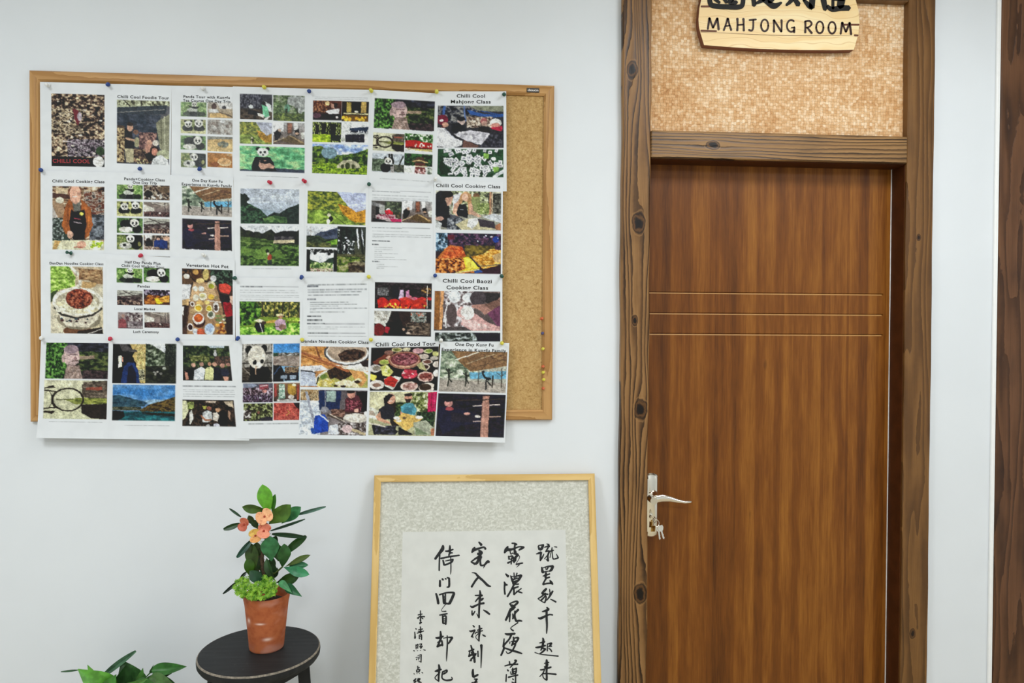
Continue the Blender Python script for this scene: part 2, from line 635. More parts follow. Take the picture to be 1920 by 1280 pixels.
# sub-parts of the handle
ly = DOORY-0.042
hub = at(1225.5, 938, ly)
lg = G()
lg.tube([(hub[0], DOORY-.01, hub[2]), (hub[0], ly-.006, hub[2])], [.0125, .0115], 20)
pth = [(1221, 936), (1230, 935.5), (1242, 933.5), (1256, 935), (1270, 938.5), (1284, 941), (1294, 940.5), (1297, 940)]
wid = [.009, .0115, .012, .009, .0065, .005, .0045, .002]
pp = []
for (a, b) in pth:
    q = at(a, b, ly)
    pp.append((q[0], ly, q[2]))
lg.tube(pp, [(0.006 if i < 7 else .002, w_) for i, w_ in enumerate(wid)][:], 14)
lv = lg.obj('lever', M['chrome'], ho)
lv.location = (0, 0, 0)
smooth_by_angle(lv, 50)
kc = at(1222, 968, DOORY-.012)
cy = G().tube([(kc[0], DOORY-.008, kc[2]), (kc[0], DOORY-.022, kc[2])], .0085, 18)
c_ = cy.obj('key_cylinder', M['chrome'], ho)
smooth_by_angle(c_)
# bunch of keys: hangs in the lock
kr = empty('key_bunch', (kc[0], DOORY-.03, kc[2]), 'small bunch of metal keys hanging from the lock under the chrome lever handle', 'keys')
kg = G()
kg.box(kc[0]-.0012, kc[0]+.0012, DOORY-.045, DOORY-.022, kc[2]-.004, kc[2]+.004)
kg.tube([(kc[0]+.0, DOORY-.052, kc[2]+.008), (kc[0]+.006, DOORY-.054, kc[2]), (kc[0], DOORY-.052, kc[2]-.008), (kc[0]-.006, DOORY-.05, kc[2]), (kc[0]+.0, DOORY-.052, kc[2]+.008)], .0022, 8)
smooth_by_angle(kg.obj('key', M['chrome'], kr), 40)
ring = [(kc[0]+.006+.008*math.cos(t), DOORY-.046+.002*math.sin(t), kc[2]-.012+.010*math.sin(t)) for t in [i*math.pi/8 for i in range(17)]]
smooth_by_angle(G().tube(ring, .0009, 6).obj('key_ring', M['chrome'], kr))
for (dx, an, mt) in ((.012, -.12, 'chrome'), (.017, -.30, 'chrome'), (.004, .08, 'brass')):
    kx, kz = kc[0]+dx, kc[2]-.020
    g = G()
    ax = Vector((math.sin(-an), 0, -math.cos(an)))
    sd = Vector((math.cos(an), 0.3, math.sin(-an))).normalized()
    P0 = Vector((kx, DOORY-.044, kz))
    th = Vector((0, -1, 0)) * .0012
    pl = [(-.008, .0), (-.010, .008), (-.006, .016), (-.003, .018), (-.003, .040), (0, .044), (.0035, .040), (.002, .034), (.0035, .030), (.002, .026), (.003, .018), (.006, .016), (.010, .008), (.008, 0)]
    if mt == 'brass':
        pl = [(-.007, .006), (-.007, .024), (.007, .024), (.007, .006)]
        P0 = Vector((kc[0]+.001, DOORY-.03, kc[2]-.018))
    pts = [P0 + sd*a + ax*b for a, b in pl]
    m_ = len(pts)
    g.add([p+th for p in pts]+[p-th for p in pts], [tuple(range(m_)), tuple(range(2*m_-1, m_-1, -1))]+[(i, i+m_, (i+1) % m_+m_, (i+1) % m_) for i in range(m_)])
    g.obj('key' if mt != 'brass' else 'key_tag', M[mt], kr)

# far right: plaster edge strip and dark wood casing + leaf of a second door
s0, s1 = at(1870.2, 400, -0.010)[0], at(1877, 400, -0.010)[0]
far0 = float(s1)+.0005
g = G()
s0_, s1_ = float(at(1866.8, 300, -.008)[0]), float(at(1873.6, 300, -.008)[0])
struct(G().box(s0_, s1_, -0.010, 0.0, 0, CEIL, 0.002).obj('trim_6', plain('white_bead', 'fafaf8', .4, .5, namp=.01)))
mwd = wood('dark_casing', '6e4a30', '50321c', '20100a', knots=[(s1_+.085, zk(40), .02, .09, .5), (s1_+.10, zk(420), .018, .1, .5)], freq=16, seed=11.0, line=0.4, wear=0.6, rough=.42)
struct(waney(s1_+.0008, s1_+.15, -0.012, 0.05, 0, 2.75, .003, seed=8, amp=.0009).obj('trim_7', mwd))
d2 = empty('door_2', (s1_+.55, 0.07, 0))
tag(d2, 'dark brown door beyond the casing at the far right edge', 'door', kind='structure')
G().box(s1_+.12, s1_+1.0, 0.055, 0.095, 0.01, 2.19).obj('door_leaf', M['jamb'], d2)

# ------------------------------------------------------------------ cork notice board
BF = -0.015                                      # front of its frame
bx0, bx1 = float(at(54.7, 460, BF)[0]), float(at(1037.7, 460, BF)[0])
bz1, bz0 = float(at(547, 145.5, BF)[2]), float(at(547, 789, BF)[2])
bw = 0.031
bd = empty('notice_board', ((bx0+bx1)/2, 0, bz0), 'wide cork notice board in a light wooden frame hanging on the white wall', 'notice board')
mfx = wood('board_frame_x', 'c79a62', 'a97a42', '8a5f30', across='z', along='x', freq=40, seed=3, line=.2, wear=.12, rough=.4)
mfz = wood('board_frame_z', 'c79a62', 'a97a42', '8a5f30', across='x', along='z', freq=40, seed=4, line=.2, wear=.12, rough=.4)
G().box(bx0+bw-.002, bx1-bw+.002, -0.0065, -0.001, bz0+bw-.002, bz1-bw+.002).obj('cork_panel', M['cork'], bd)


def rail(p, q, r, s, mat):
    """mitred rail: outer corners p,q; inner corners s,r (x,z); rounded front"""
    prof = [(0.0, -0.001), (0.0, -0.011), (0.12, BF), (0.8, BF-.0008), (1.0, -0.011), (1.0, -0.001)]
    v = []
    for (o_, i_) in ((p, s), (q, r)):
        for t, y in prof:
            v.append((o_[0]+(i_[0]-o_[0])*t, y, o_[1]+(i_[1]-o_[1])*t))
    f = [(i, i+1, i+7, i+6) for i in range(5)] + [(5, 0, 6, 11), (0, 5, 4, 3, 2, 1), (6, 7, 8, 9, 10, 11)]
    return G().add(v, f).obj('frame_rail', mat, bd)


A, B, C_, D_ = (bx0, bz1), (bx1, bz1), (bx1, bz0), (bx0, bz0)
a, b, c, d = (bx0+bw, bz1-bw), (bx1-bw, bz1-bw), (bx1-bw, bz0+bw), (bx0+bw, bz0+bw)
rail(A, B, b, a, mfx); rail(B, C_, c, b, mfz); rail(C_, D_, d, c, mfx); rail(D_, A, a, d, mfz)


def text_mesh(body, bold=0.0, spacing=1.0):
    cu = bpy.data.curves.new('t', 'FONT')
    cu.body = body
    cu.offset = bold
    cu.space_character = spacing
    cu.resolution_u = 3
    o = bpy.data.objects.new('t', cu)
    COL.objects.link(o)
    bpy.context.view_layer.update()
    me = bpy.data.meshes.new_from_object(o)
    vs_ = np.array([v.co[:2] for v in me.vertices])
    fs = [tuple(p.vertices) for p in me.polygons]
    bpy.data.objects.remove(o)
    bpy.data.meshes.remove(me)
    bpy.data.curves.remove(cu)
    return vs_, fs


# badge on the frame
p0, p1 = at(987.5, 165, BF), at(1011, 174, BF)
bg = G().box(p0[0], p1[0], BF-.003, BF+.002, p1[2], p0[2], .001).obj('name_badge', plain('badge_grey', '4a4540', .4), bd)
tv, tf = text_mesh('deucn', 0.02)
tv = (tv-tv.min(0))/(tv.max(0)-tv.min(0))
mesh('badge_lettering', [(p0[0]+.003+a*(p1[0]-p0[0]-.006), BF-.0034, p1[2]+.0035+b*(p0[2]-p1[2]-.007)) for a, b in tv], tf, plain('badge_white', 'e8e4e0', .5), bg)

# ------------------------------------------------------------------ painter for the flat print on the sheets
nrng = np.random.RandomState(5)


def vnoise(h, w, cy, cx, octv=3):
    out = np.zeros((h, w))
    amp = 1.0
    for _ in range(octv):
        gh, gw = int(h/max(cy, 1.0))+3, int(w/max(cx, 1.0))+3
        g_ = nrng.rand(gh, gw)
        oy, ox = nrng.rand()*0.99, nrng.rand()*0.99
        ys = np.arange(h)/max(cy, 1.0)+oy
        xs = np.arange(w)/max(cx, 1.0)+ox
        yi, xi = ys.astype(int), xs.astype(int)
        fy, fx = (ys-yi)[:, None], (xs-xi)[None, :]
        fy, fx = fy*fy*(3-2*fy), fx*fx*(3-2*fx)
        yi, xi = np.minimum(yi, gh-2), np.minimum(xi, gw-2)
        q = (g_[yi][:, xi]*(1-fy)*(1-fx)+g_[yi+1][:, xi]*fy*(1-fx)+g_[yi][:, xi+1]*(1-fy)*fx+g_[yi+1][:, xi+1]*fy*fx)
        out += q*amp
        amp *= 0.6
        cy, cx = cy/2, cx/2
    return out


def quant(n):
    r = n.ravel().argsort().argsort().reshape(n.shape)
    return r/float(n.size-1)


def polymask(X, Y, P):
    m = np.zeros(X.shape, bool)
    k = len(P)
    j = k-1
    for i in range(k):
        xi, yi = P[i]; xj, yj = P[j]
        if yi != yj:
            c_ = ((yi > Y) != (yj > Y)) & (X < (xj-xi)*(Y-yi)/(yj-yi)+xi)
            m ^= c_
        j = i
    return m


def segmask(X, Y, P, w_):
    m = np.full(X.shape, 1e9)
    for (x0, y0), (x1, y1) in zip(P[:-1], P[1:]):
        dx, dy = x1-x0, y1-y0
        l2 = dx*dx+dy*dy+1e-9
        t = np.clip(((X-x0)*dx+(Y-y0)*dy)/l2, 0, 1)
        m = np.minimum(m, np.hypot(X-x0-t*dx, Y-y0-t*dy))
    return np.clip(w_/2-m+.5, 0, 1)


SS = 2


def paint(R, prog):
    """R: (h,w,3) view of the canvas (2 samples per print pixel); prog: drawing program, units are % of the picture"""
    h, w_ = R.shape[:2]
    Xp, Yp = np.meshgrid(np.arange(w_)+.5, np.arange(h)+.5)
    X, Y = Xp*100/w_, Yp*100/h
    sx, sy = w_/100., h/100.

    def blend(m, c):
        R[:] = R*(1-m[..., None])+c*m[..., None]

    for st in prog.split(';'):
        t = st.split()
        if not t:
            continue
        o = t[0]
        if o == 'g':
            a_, b_ = hx(t[1]), hx(t[2])
            k = (Y/100)[..., None]
            R[:] = a_*(1-k)+b_*k
        elif o == 'n':
            q = vnoise(h, w_, float(t[3])*SS, float(t[2])*SS)
            q = (q-q.mean())/(q.std()+1e-6)
            R[:] = np.clip(R*(1+q*float(t[1]))[..., None], 0, 1)
        elif o in 'mM':
            cell, asp = float(t[1])*SS, float(t[2])
            pal = np.array([hx(c) for c in t[3].split(',')])
            if o == 'M':
                v_ = [float(z) for z in t[4:]]
                mk = polymask(X, Y, list(zip(v_[::2], v_[1::2])))
            elif len(t) > 4:
                x0, y0, x1, y1 = [float(z) for z in t[4:8]]
                mk = (X >= x0) & (X <= x1) & (Y >= y0) & (Y <= y1)
            else:
                mk = np.ones(X.shape, bool)
            q = quant(vnoise(h, w_, cell, cell*asp))*(len(pal)-1)
            i_ = np.minimum(q.astype(int), len(pal)-2)
            fr = (q-i_)
            fr = np.clip((fr-.5)*1.6+.5, 0, 1)[..., None]
            blend(mk.astype(float), pal[i_]*(1-fr)+pal[i_+1]*fr)
        elif o == 'e':
            cx, cy, rx, ry = [float(z) for z in t[1:5]]
            d = np.sqrt(((X-cx)/rx)**2+((Y-cy)/ry)**2)
            blend(np.clip((1-d)*min(rx*sx, ry*sy)+.5, 0, 1), hx(t[5]))
        elif o == 'r':      # ring
            cx, cy, rx, ry, wd = [float(z) for z in t[1:6]]
            d = np.sqrt(((X-cx)/rx)**2+((Y-cy)/ry)**2)
            blend(np.clip(wd*SS/2-np.abs(1-d)*min(rx*sx, ry*sy)+.5, 0, 1), hx(t[6]))
        elif o == 'p':
            v_ = [float(z) for z in t[2:]]
            blend(polymask(X, Y, list(zip(v_[::2], v_[1::2]))).astype(float), hx(t[1]))
        elif o == 'l':
            v_ = [float(z) for z in t[3:]]
            P = [(a_*sx, b_*sy) for a_, b_ in zip(v_[::2], v_[1::2])]
            blend(segmask(Xp, Yp, P, float(t[2])*SS), hx(t[1]))
        elif o == 's':
            n_, r0, r1, asp = int(t[1]), float(t[2])*SS, float(t[3])*SS, float(t[4])
            pal = [hx(c) for c in t[5].split(',')]
            x0, y0, x1, y1 = [float(z) for z in t[6:10]] if len(t) > 6 else (0, 0, 100, 100)
            for _ in range(n_):
                cx, cy = (x0+nrng.rand()*(x1-x0))*sx, (y0+nrng.rand()*(y1-y0))*sy
                r_ = r0+nrng.rand()*(r1-r0)
                c_ = pal[nrng.randint(len(pal))]
                ax, bx = int(max(cx-r_*asp-1, 0)), int(min(cx+r_*asp+2, w_))
                ay, by = int(max(cy-r_-1, 0)), int(min(cy+r_+2, h))
                if bx <= ax or by <= ay:
                    continue
                d = np.sqrt(((Xp[ay:by, ax:bx]-cx)/(r_*asp))**2+((Yp[ay:by, ax:bx]-cy)/r_)**2)
                m_ = np.clip((1-d)*r_+.5, 0, 1)[..., None]
                R[ay:by, ax:bx] = R[ay:by, ax:bx]*(1-m_)+c_*m_
        elif o == 'q':      # scattered rotated blocks, white face on a darker side
            n_, r0, r1, asp = int(t[1]), float(t[2])*SS, float(t[3])*SS, float(t[4])
            pal = [hx(c) for c in t[5].split(',')]
            x0, y0, x1, y1 = [float(z) for z in t[6:10]]
            for _ in range(n_):
                cx, cy = (x0+nrng.rand()*(x1-x0))*sx, (y0+nrng.rand()*(y1-y0))*sy
                r_ = r0+nrng.rand()*(r1-r0)
                an = nrng.rand()*3.14
                ca, sa = math.cos(an), math.sin(an)
                ax, bx, ay, by = int(max(cx-r_*2, 0)), int(min(cx+r_*2+2, w_)), int(max(cy-r_*2, 0)), int(min(cy+r_*2+2, h))
                if bx <= ax or by <= ay:
                    continue
                sub = R[ay:by, ax:bx]
                for (oy, sc, c_) in ((1.6, 1.0, hx('5c6068')), (0, 1.0, pal[nrng.randint(len(pal))]), (0, .45, hx('2c3048'))):
                    dx, dy = Xp[ay:by, ax:bx]-cx, Yp[ay:by, ax:bx]-cy-oy
                    u_, v_ = dx*ca+dy*sa, -dx*sa+dy*ca
                    m_ = (np.clip(r_*asp*sc-np.abs(u_)+.5, 0, 1)*np.clip(r_*sc*(1 if sc == 1 else .5)-np.abs(v_)+.5, 0, 1))[..., None]
                    if sc < 1:
                        m_ = m_*.75
                    sub[:] = sub*(1-m_)+c_*m_
        elif o == 'H':      # panda head, radius in % of width
            cx, cy, s = [float(z) for z in t[1:4]]
            q = s*w_/h
            for ex, ey, ra, rb, c_ in ((-.75, -.75, .36, .36, '121214'), (.75, -.75, .36, .36, '121214'), (0, 0, 1, .9, 'e8e6dc'), (-.4, .05, .22, .3, '141416'), (.4, .05, .22, .3, '141416'), (0, .5, .18, .14, '141416')):
                d = np.sqrt(((X-cx-ex*s)/(ra*s))**2+((Y-cy-ey*q)/(rb*q))**2)
                blend(np.clip((1-d)*ra*s*sx+.5, 0, 1), hx(c_))
        elif o == 'f':
            R[:] = R*(1-float(t[1]))+float(t[1])*hx(t[2] if len(t) > 2 else 'c8ccd0')
        elif o == 'c':      # contrast about mid grey
            R[:] = np.clip((R-.5)*float(t[1])+.5, 0, 1)
        elif o == 'b':      # sub picture:  b x0 y0 x1 y1 NAME
            x0, y0, x1, y1 = [float(z) for z in t[1:5]]
            paint(R[int(y0*sy):int(y1*sy), int(x0*sx):int(x1*sx)], PIC[t[5]])


FOL = '0c140c,1a2c14,2c481c,4a6c28,84a04c'
FOLD = '080c0a,101c14,1c2e1c,34502a,607848'
CRO = '120c0c,241818,4a3830,7a6250,b8a284,d8cdb0'
PIC = {
 'panda_a': 'g 7c9a58 5c7a44;m 3 1 4c7038,7c9c58,a8bc80 0 0 100 70;e 45 80 36 22 2c342c;e 45 55 20 16 c8ccc0;p 14161a 28 22 40 30 55 30 66 28 70 34 60 50 48 40 34 36;H 52 14 10;p 14161a 38 66 60 66 62 96 34 96;e 80 82 16 16 1c241c;n .06 3 3',
 'panda_b': 'g a0a878 c8c898;m 3 2 7c8c50,a4a868,ccc890;e 28 62 22 26 16181a;e 74 62 22 28 16181a;H 30 34 15;H 72 26 16;p c8c490 0 84 100 80 100 100 0 100;n .05 3 2',
 'panda_c': 'g 587848 486838;m 4 1.4 3c5c30,587c44,7c9858;e 38 42 26 32 14161a;e 36 78 28 20 dcdad0;e 78 72 18 28 16181a;H 68 32 17;n .05 3 3',
 'panda_d': 'g 76844c 8c8c58;m 4 1 4c5c30,788850,a4a468;e 76 40 26 60 101214;e 34 74 24 24 c8c8c0;H 52 26 16;e 30 70 7 9 16181a;e 44 66 9 9 e0ded4;e 88 60 6 16 8c8c50;n .05 3 3',
 'market_a': 'g 5c5450 3c2c2c;m 4 1.5 1c1416,3a2a2c,62504e,98948c 0 45 100 100;p b8b8ac 0 0 100 0 100 20 55 34 0 40;l 605c58 1.5 0 30 40 14 100 22;l 48403c 1.5 20 0 60 30 100 34;m 2.5 1 141012,38282a,58403c,8c7468,c0a890 0 66 100 100',
 'market_b': 'g 807868 4c3c34;m 3 1 181214,40302c,786450,b8b0a0;p 6c5844 55 10 100 4 100 50 60 48;e 18 60 16 26 1c1818;s 8 1 2.5 1.3 d8d4cc,e4e0d8 20 60 90 95;n .12 3 3',
 'hall': 'g b0a898 584448;p 7c7068 0 0 60 0 74 50 40 34 0 14;p dcd8cc 0 20 40 42 40 60 0 66;l e0dcd0 1.2 30 4 80 20 100 8;l 4c4444 1.5 82 4 82 70;l 4c4444 1.2 94 2 94 76;m 2.2 1 1c1214,4a2c30,785c54,2c1c20 0 68 100 100;e 62 76 4 6 e8e0d8',
 'kungfu': 'g c0c4b4 9c9c94;m 5 1.5 4c5c4c,7c8c78,a8b49c,d8dcd0 0 0 60 66;p 7c5c3c 15 0 100 0 100 34 46 50 30 30;m 3 2 5c4030,7c5c40,9c7c54 50 6 98 30;p 7c5c40 34 4 60 6 100 30 46 46;l e8e0d0 2 22 22 56 2;l c8b898 1 40 30 80 6;l 4c3828 1 50 40 98 18;l 4c3828 1 62 44 80 14;p 68a8c8 44 52 100 46 100 66 46 68;p a49c94 0 72 100 76 100 100 0 100;l 8c8478 1 0 70 60 74 100 86;l 403830 1.6 58 44 58 80;l 403830 2 93 40 93 86;l 403830 1 86 52 93 60 99 50;l 16181c 3.4 64 54 68 64 73 68;l 16181c 3 68 64 76 66;l 16181c 2 64 54 63 48;l 16181c 2.5 70 68 70 92;l 16181c 2.2 72 72 77 82;l 2c2420 3 79.5 60 79.5 86;e 65 50 2 4 16181c;l 20241e 4 13 52 14 66;l 20241e 2.2 13 54 9 44;l 20241e 2.2 14 56 19 52;l 20241e 2.4 14 66 13 86;l 20241e 2.2 14 66 18 76;e 13 47 2 4 20241e;l 20241e 3.6 39 58 40 70;l 20241e 2 39 60 35 54;l 20241e 2 40 62 44 58;l 20241e 2.2 40 70 39 86;l 20241e 2 40 70 44 78;e 39 54 1.8 3 20241e;n .05 3 2',
 'kungfu_b': 'g 10101c 0a0a10;m 5 3 0a0a12,16162a,241c28,18141c;p 1c1c34 4 30 40 38 74 56 74 66 36 74 10 96 0 60;e 16 22 6 10 c08c84;e 18 36 6 4 a04c50;e 15 14 7 6 16121a;p 24202c 20 44 58 52 56 66 22 66;e 44 46 5 3 c8988c;e 60 52 4 3 e0d8d0;l d8ccc4 2 52 28 92 23;l b09484 2 70 53 94 51;l b8a49c 2 54 64 70 62;p b08474 66 4 76 4 77 100 65 100;l c89c8c 2 68 6 68 98;l 3c3028 2 28 16 98 10',
 'buddha': 'g 2c3c24 1c1c1c;m 3.5 1 101c0c,24441c,4c7c34,7cac58 0 0 34 100;m 5 2 14141c,24242c,3c4050 34 0 100 26;m 4 2 0c140c,202c18,40502c,687040 50 24 100 78;m 3 2 181014,34282c,4c3c3c 60 76 100 100;p a08c78 52 38 78 34 78 44 52 46;p 948078 34 62 54 62 60 100 30 100;m 2.5 1 7c6860,a08c80,b8a49c 36 66 54 98;e 41 36 13 30 c4aca8;p c4aca8 29 30 53 30 53 56 46 62 32 58;e 40 18 12 12 98848c;l 6c5458 1.5 36 34 50 32;l 54403c 1.8 42 52 51 49;e 47 44 3 4 8c7070;e 28 44 3 12 b49c98;l 5c4844 1.5 36 62 52 64;n .05 3 3',
 'bridge': 'g d4d2b4 c8c8a8;p 8c9450 30 48 100 44 100 60 50 62;m 3 3 58602c,848c44,a4a854 50 45 100 60;p 50483c 60 12 72 2 100 0 100 46 60 44;m 3 2 3c342c,605448,847868 62 4 100 44;p 8c4c3c 66 18 92 16 92 25 66 25;p 241c18 60 62 100 60 100 100 76 98 60 84;r 38 50 24 29 2.6 241c14;p 241c14 0 20 14 12 18 20 0 22;l 241c14 2.4 0 26 20 30 26 26;l 241c14 2.4 0 74 20 70 26 74;p 241c14 0 80 18 80 14 88 0 84;l 241c14 3 13 40 13 60;l 241c14 1 8 28 13 42;l 241c14 1 18 28 13 42;l 241c14 1 8 72 13 58;l 241c14 1 18 72 13 58;l 4c4c2c 2 20 50 46 49',
 'panda_big': 'g 88847c 4c4844;m 4 .6 5c5850,9c9890,b8b4ac 0 0 100 60;l e0dcd4 2 6 6 6 40;l 2c2824 2 0 50 30 50;l 2c2824 2 70 24 100 24;l 2c2824 2 70 50 100 50;m 3 2 181410,383028,5c5448 0 60 100 100;p 0c0c0e 26 56 76 60 90 84 84 100 24 100;e 80 78 14 18 0c0c0e;e 22 16 12 11 101012;e 72 12 11 10 101012;e 48 34 29 30 dcd6c8;p dcd6c8 22 34 74 34 66 56 54 64 40 60 28 50;e 42 48 7 6 101014;e 66 46 6 5 101014;e 56 56 9 7 e8e4dc;l c8a88c 2 46 60 45 78;l 8c8478 2 2 60 26 80',
 'tea_a': 'g 3c3c44 34302c;m 3 .6 20202a,3c3c48,6c6c74 0 0 70 55;m 4 2 24201c,483c34,5c5044 0 60 100 100;e 34 50 7 8 d8dcdc;p 1c1c20 26 60 60 70 58 86 24 80;p 7cc49c 68 40 88 50 90 88 72 88;p dce4e0 76 26 96 40 100 70 90 66;p e0dcd0 54 74 76 82 74 92 56 84;e 74 34 6 6 1c1818;p e4e4e0 80 90 96 84 84 100 74 98',
 'tea_b': 'g 5c6c4c 40502c;m 4 1 2c3c24,4c6438,74845c,949c88 0 0 100 100;p 9ca09c 46 6 70 0 100 4 100 60 84 70 64 40 44 34;n .1 4 4;e 44 50 9 16 5c8c70;l 283020 4 42 56 42 80;l 242c1c 3 76 50 78 90;m 3 1.5 26341c,48582c,78883c 0 70 100 100',
 'hill': 'g b4bcd8 ccd0e0;p 7c8c38 0 0 48 0 66 36 76 62 100 66 100 100 0 100;M 3 1.5 3c4c28,647034,8c983c,b0ac48 0 0 50 0 68 40 80 62 100 80 100 100 0 100;M 3 1.5 8c6420,c08c2c,d8a43c,b07c30 52 36 70 44 84 60 100 50 100 92 80 92 60 66;M 4 2 586c30,7c9840,a4bc58 0 60 40 56 90 100 0 100;l 48582c 1.4 30 54 66 100;e 37 72 3 5 f0e8d0;e 40 84 4 8 14180c;e 36 92 3 8 f0ecd8',
 'panda_ground': 'g 5ca478 4c8858;m 6 2.5 4c8c60,6cb484,88c48c,a8cc94;p 3c4454 50 84 100 88 100 100 0 100 0 94 40 92;p 14181c 24 42 46 42 52 62 54 84 58 98 20 98 18 84 20 60;p c8a08c 31 56 42 54 46 66 54 78 50 90 32 92 29 76;e 38 62 5 7 9c7464;p 14181c 33 48 38 60 44 48 47 64 40 70 30 64;e 47 92 9 7 14181c;e 28 10 3.4 7 121416;e 43 9 3.2 7 121416;e 35.5 24 9 17 e4e6e0;e 32.5 24 1.7 4 16181a;e 38.5 23 1.7 4 16181a;e 36 33 1.6 3 16181a',
 'talk': 'g a4a4a4 5c4c44;p 605048 44 0 62 0 62 50 44 56;p 8c5c48 46 2 58 2 58 46 46 50;p e8e8e8 0 0 34 0 34 40 20 40 0 60;p f0f0ec 66 0 78 0 78 40 66 40;p 141214 2 46 18 30 26 52 20 70 6 90;e 20 36 5 7 c8ac98;p 101012 66 34 82 26 84 56 74 60;e 76 48 6 5 b89880;p 5c4c34 22 84 50 58 66 62 100 90 100 100 70 96;p a89068 50 60 58 60 98 88 90 92;l d0bc94 1.2 0 92 34 70;p c8c8c0 88 44 100 40 100 70 90 72;n .06 3 3',
}
W_, GR = 'e6e8ea', '8c9094'


def lines(x0, x1, ys, c='9a9ea2', j=0):
    """body text too small to read: thin rows"""
    return [(x0, y, x1-(R_.random()*j), y+1.5, 'txt:'+c) for y in ys]


# key: (quad tl,tr,br,bl in print pixels, pictures, titles, label bits)
S = {}
S['11'] = [((75, 153.5), (200, 157), (200, 327), (76, 325)), [
    (96, 175, 196, 313, 'm 3.4 1.5 '+CRO+';m 3 2 1a1414,5c4c40,a89474,dcd0b4,3a2a28 0 20 60 55;m 3 1.5 141418,3c3038,80707c,c0b8bc,2c2428 30 62 100 86;s 14 1 2 2 e4dcd0,cfc4b0 0 5 100 84;p 702430 40 20 50 22 56 34 50 44 44 36;e 53 31 4 6 b8acb4;l e0d8dc 1.6 22 65 44 67;e 92 78 8 6 2c4424;p 100c10 0 86 100 88 100 100 0 100;e 88.5 93 10.5 7.6 ecebe6;l 9a948c .8 82 90 96 92;l 9a948c .8 82 95 94 95')],
    [('CHILLI COOL', 99, 169, 305.5, 8.5, '9c2c30')]]
S['12'] = [((200, 157), (322, 160.5), (320, 332), (200, 327)), [
    (219.5, 187, 317, 310, 'g 5c5c60 3c3c44;p b0b498 0 0 100 0 90 10 0 14;m 3 1 3c3a30,78785c,b4b898,d0d4b8 0 0 100 8;l 2c2820 2 12 0 24 9;l 2c2820 2 46 0 46 8;p 343c44 0 12 96 6 92 20 60 22 0 22;l 98948c 1 0 20 90 13;m 6 1.6 24303c,343c48,4c5260 0 22 84 74;p 8c8c74 74 34 100 20 100 82 82 74;l b4b49c 2 90 24 92 78;l 6c6c58 2 84 26 86 74;p 4c3c30 0 40 14 40 20 76 0 80;e 6 50 6 5 1c1410;m 3 1 2c201c,6c5440,b09c74,c8b890 0 44 14 98;p b4ac8c 15 76 32 76 36 98 18 98;p 1c1c20 14 44 28 46 34 76 14 76;e 25 43 6 6 c8a088;e 25 38 6 3 2c2420;l c8a488 4 18 60 36 64;e 36 50 5 4 7c5c4c;e 38 66 5 8 9c9878;m 3 1 2c2024,5c4444,80605c,b08c7c 42 50 76 76;m 3 1.2 241c1c,544038,9c8468 32 76 66 98;e 62 66 5 5 c89c84;e 74 66 6 5 d8d0c4;e 60 76 6 8 c0907c;p 141014 52 84 66 80 76 92 60 96;e 72 79 9 8 241814;e 72 80 6 6 c88c78;e 90 84 14 8 b0b494;p dfe2e2 70 90 84 84 98 92 100 100 66 100;s 14 1 2 1 e0d8a8,c8c08c 38 92 58 99')],
    [('Chilli Cool Foodie Tour', 220, 317, 184.2, 6.4)]]
pf = 'f .30 b8bcb8'
S['13'] = [((322, 160.5), (436.5, 163), (438, 338), (321, 332)), [
    (339, 191, 387, 219.5, 'b 0 0 100 100 panda_a;'+pf), (389, 191, 436, 222, 'g b0a89c 9c8460;p e0ddd8 36 0 100 0 100 40 50 40;e 26 26 10 20 402c28;p e0e0dc 4 44 40 44 44 66 4 66;e 66 32 8 12 302c30;p c8a468 10 74 60 68 90 96 10 98;l 504034 2 50 64 100 92;f .15'),
    (339, 223.5, 386, 251, 'b 0 0 100 100 panda_b;'+pf), (389, 224, 436, 253, 'g a89c94 8c8078;m 5 1 706058,a09890,c4c0bc;e 60 10 12 12 d4d4d4;'+pf),
    (339, 254, 386, 282, 'b 0 0 100 100 panda_c;'+pf), (389, 255, 436, 285, 'g c4a878 d0b888;p 8c8c84 0 0 100 0 100 14 0 22;e 62 52 22 20 7c8078;m 3 1 606860,9c9c88 48 40 74 66;l a08858 1.5 38 84 60 60'),
    (339, 286, 386, 315, 'b 0 0 100 100 panda_d;'+pf), (389, 286, 436, 315, 'g b48454 a07040;e 68 62 28 28 ddc49c;e 68 58 24 20 d0a878;e 30 80 18 18 905c3c;e 90 10 12 8 c8b498;e 90 10 8 5 a8804c')],
    [('Panda Tour with Kungfu', 344, 431, 184, 6), ('Tea Course One Day Trip', 343, 432, 191.2, 6)]]
S['14'] = [((436.5, 162), (575, 166), (573, 343), (438, 338)), [
    (449.5, 176, 510, 225, 'b 0 0 100 100 tea_a'), (512, 178, 571, 228, 'b 0 0 100 100 tea_b;f .12'),
    (449.5, 228, 509.5, 271, 'b 0 0 100 100 hill;f .22 9c9478'), (512, 229, 571, 272, 'b 0 0 100 100 talk;f .08'),
    (449.5, 273, 571, 324.5, 'b 0 0 100 100 panda_ground')] + lines(462, 560, [329], 'a4a8aa'), []]
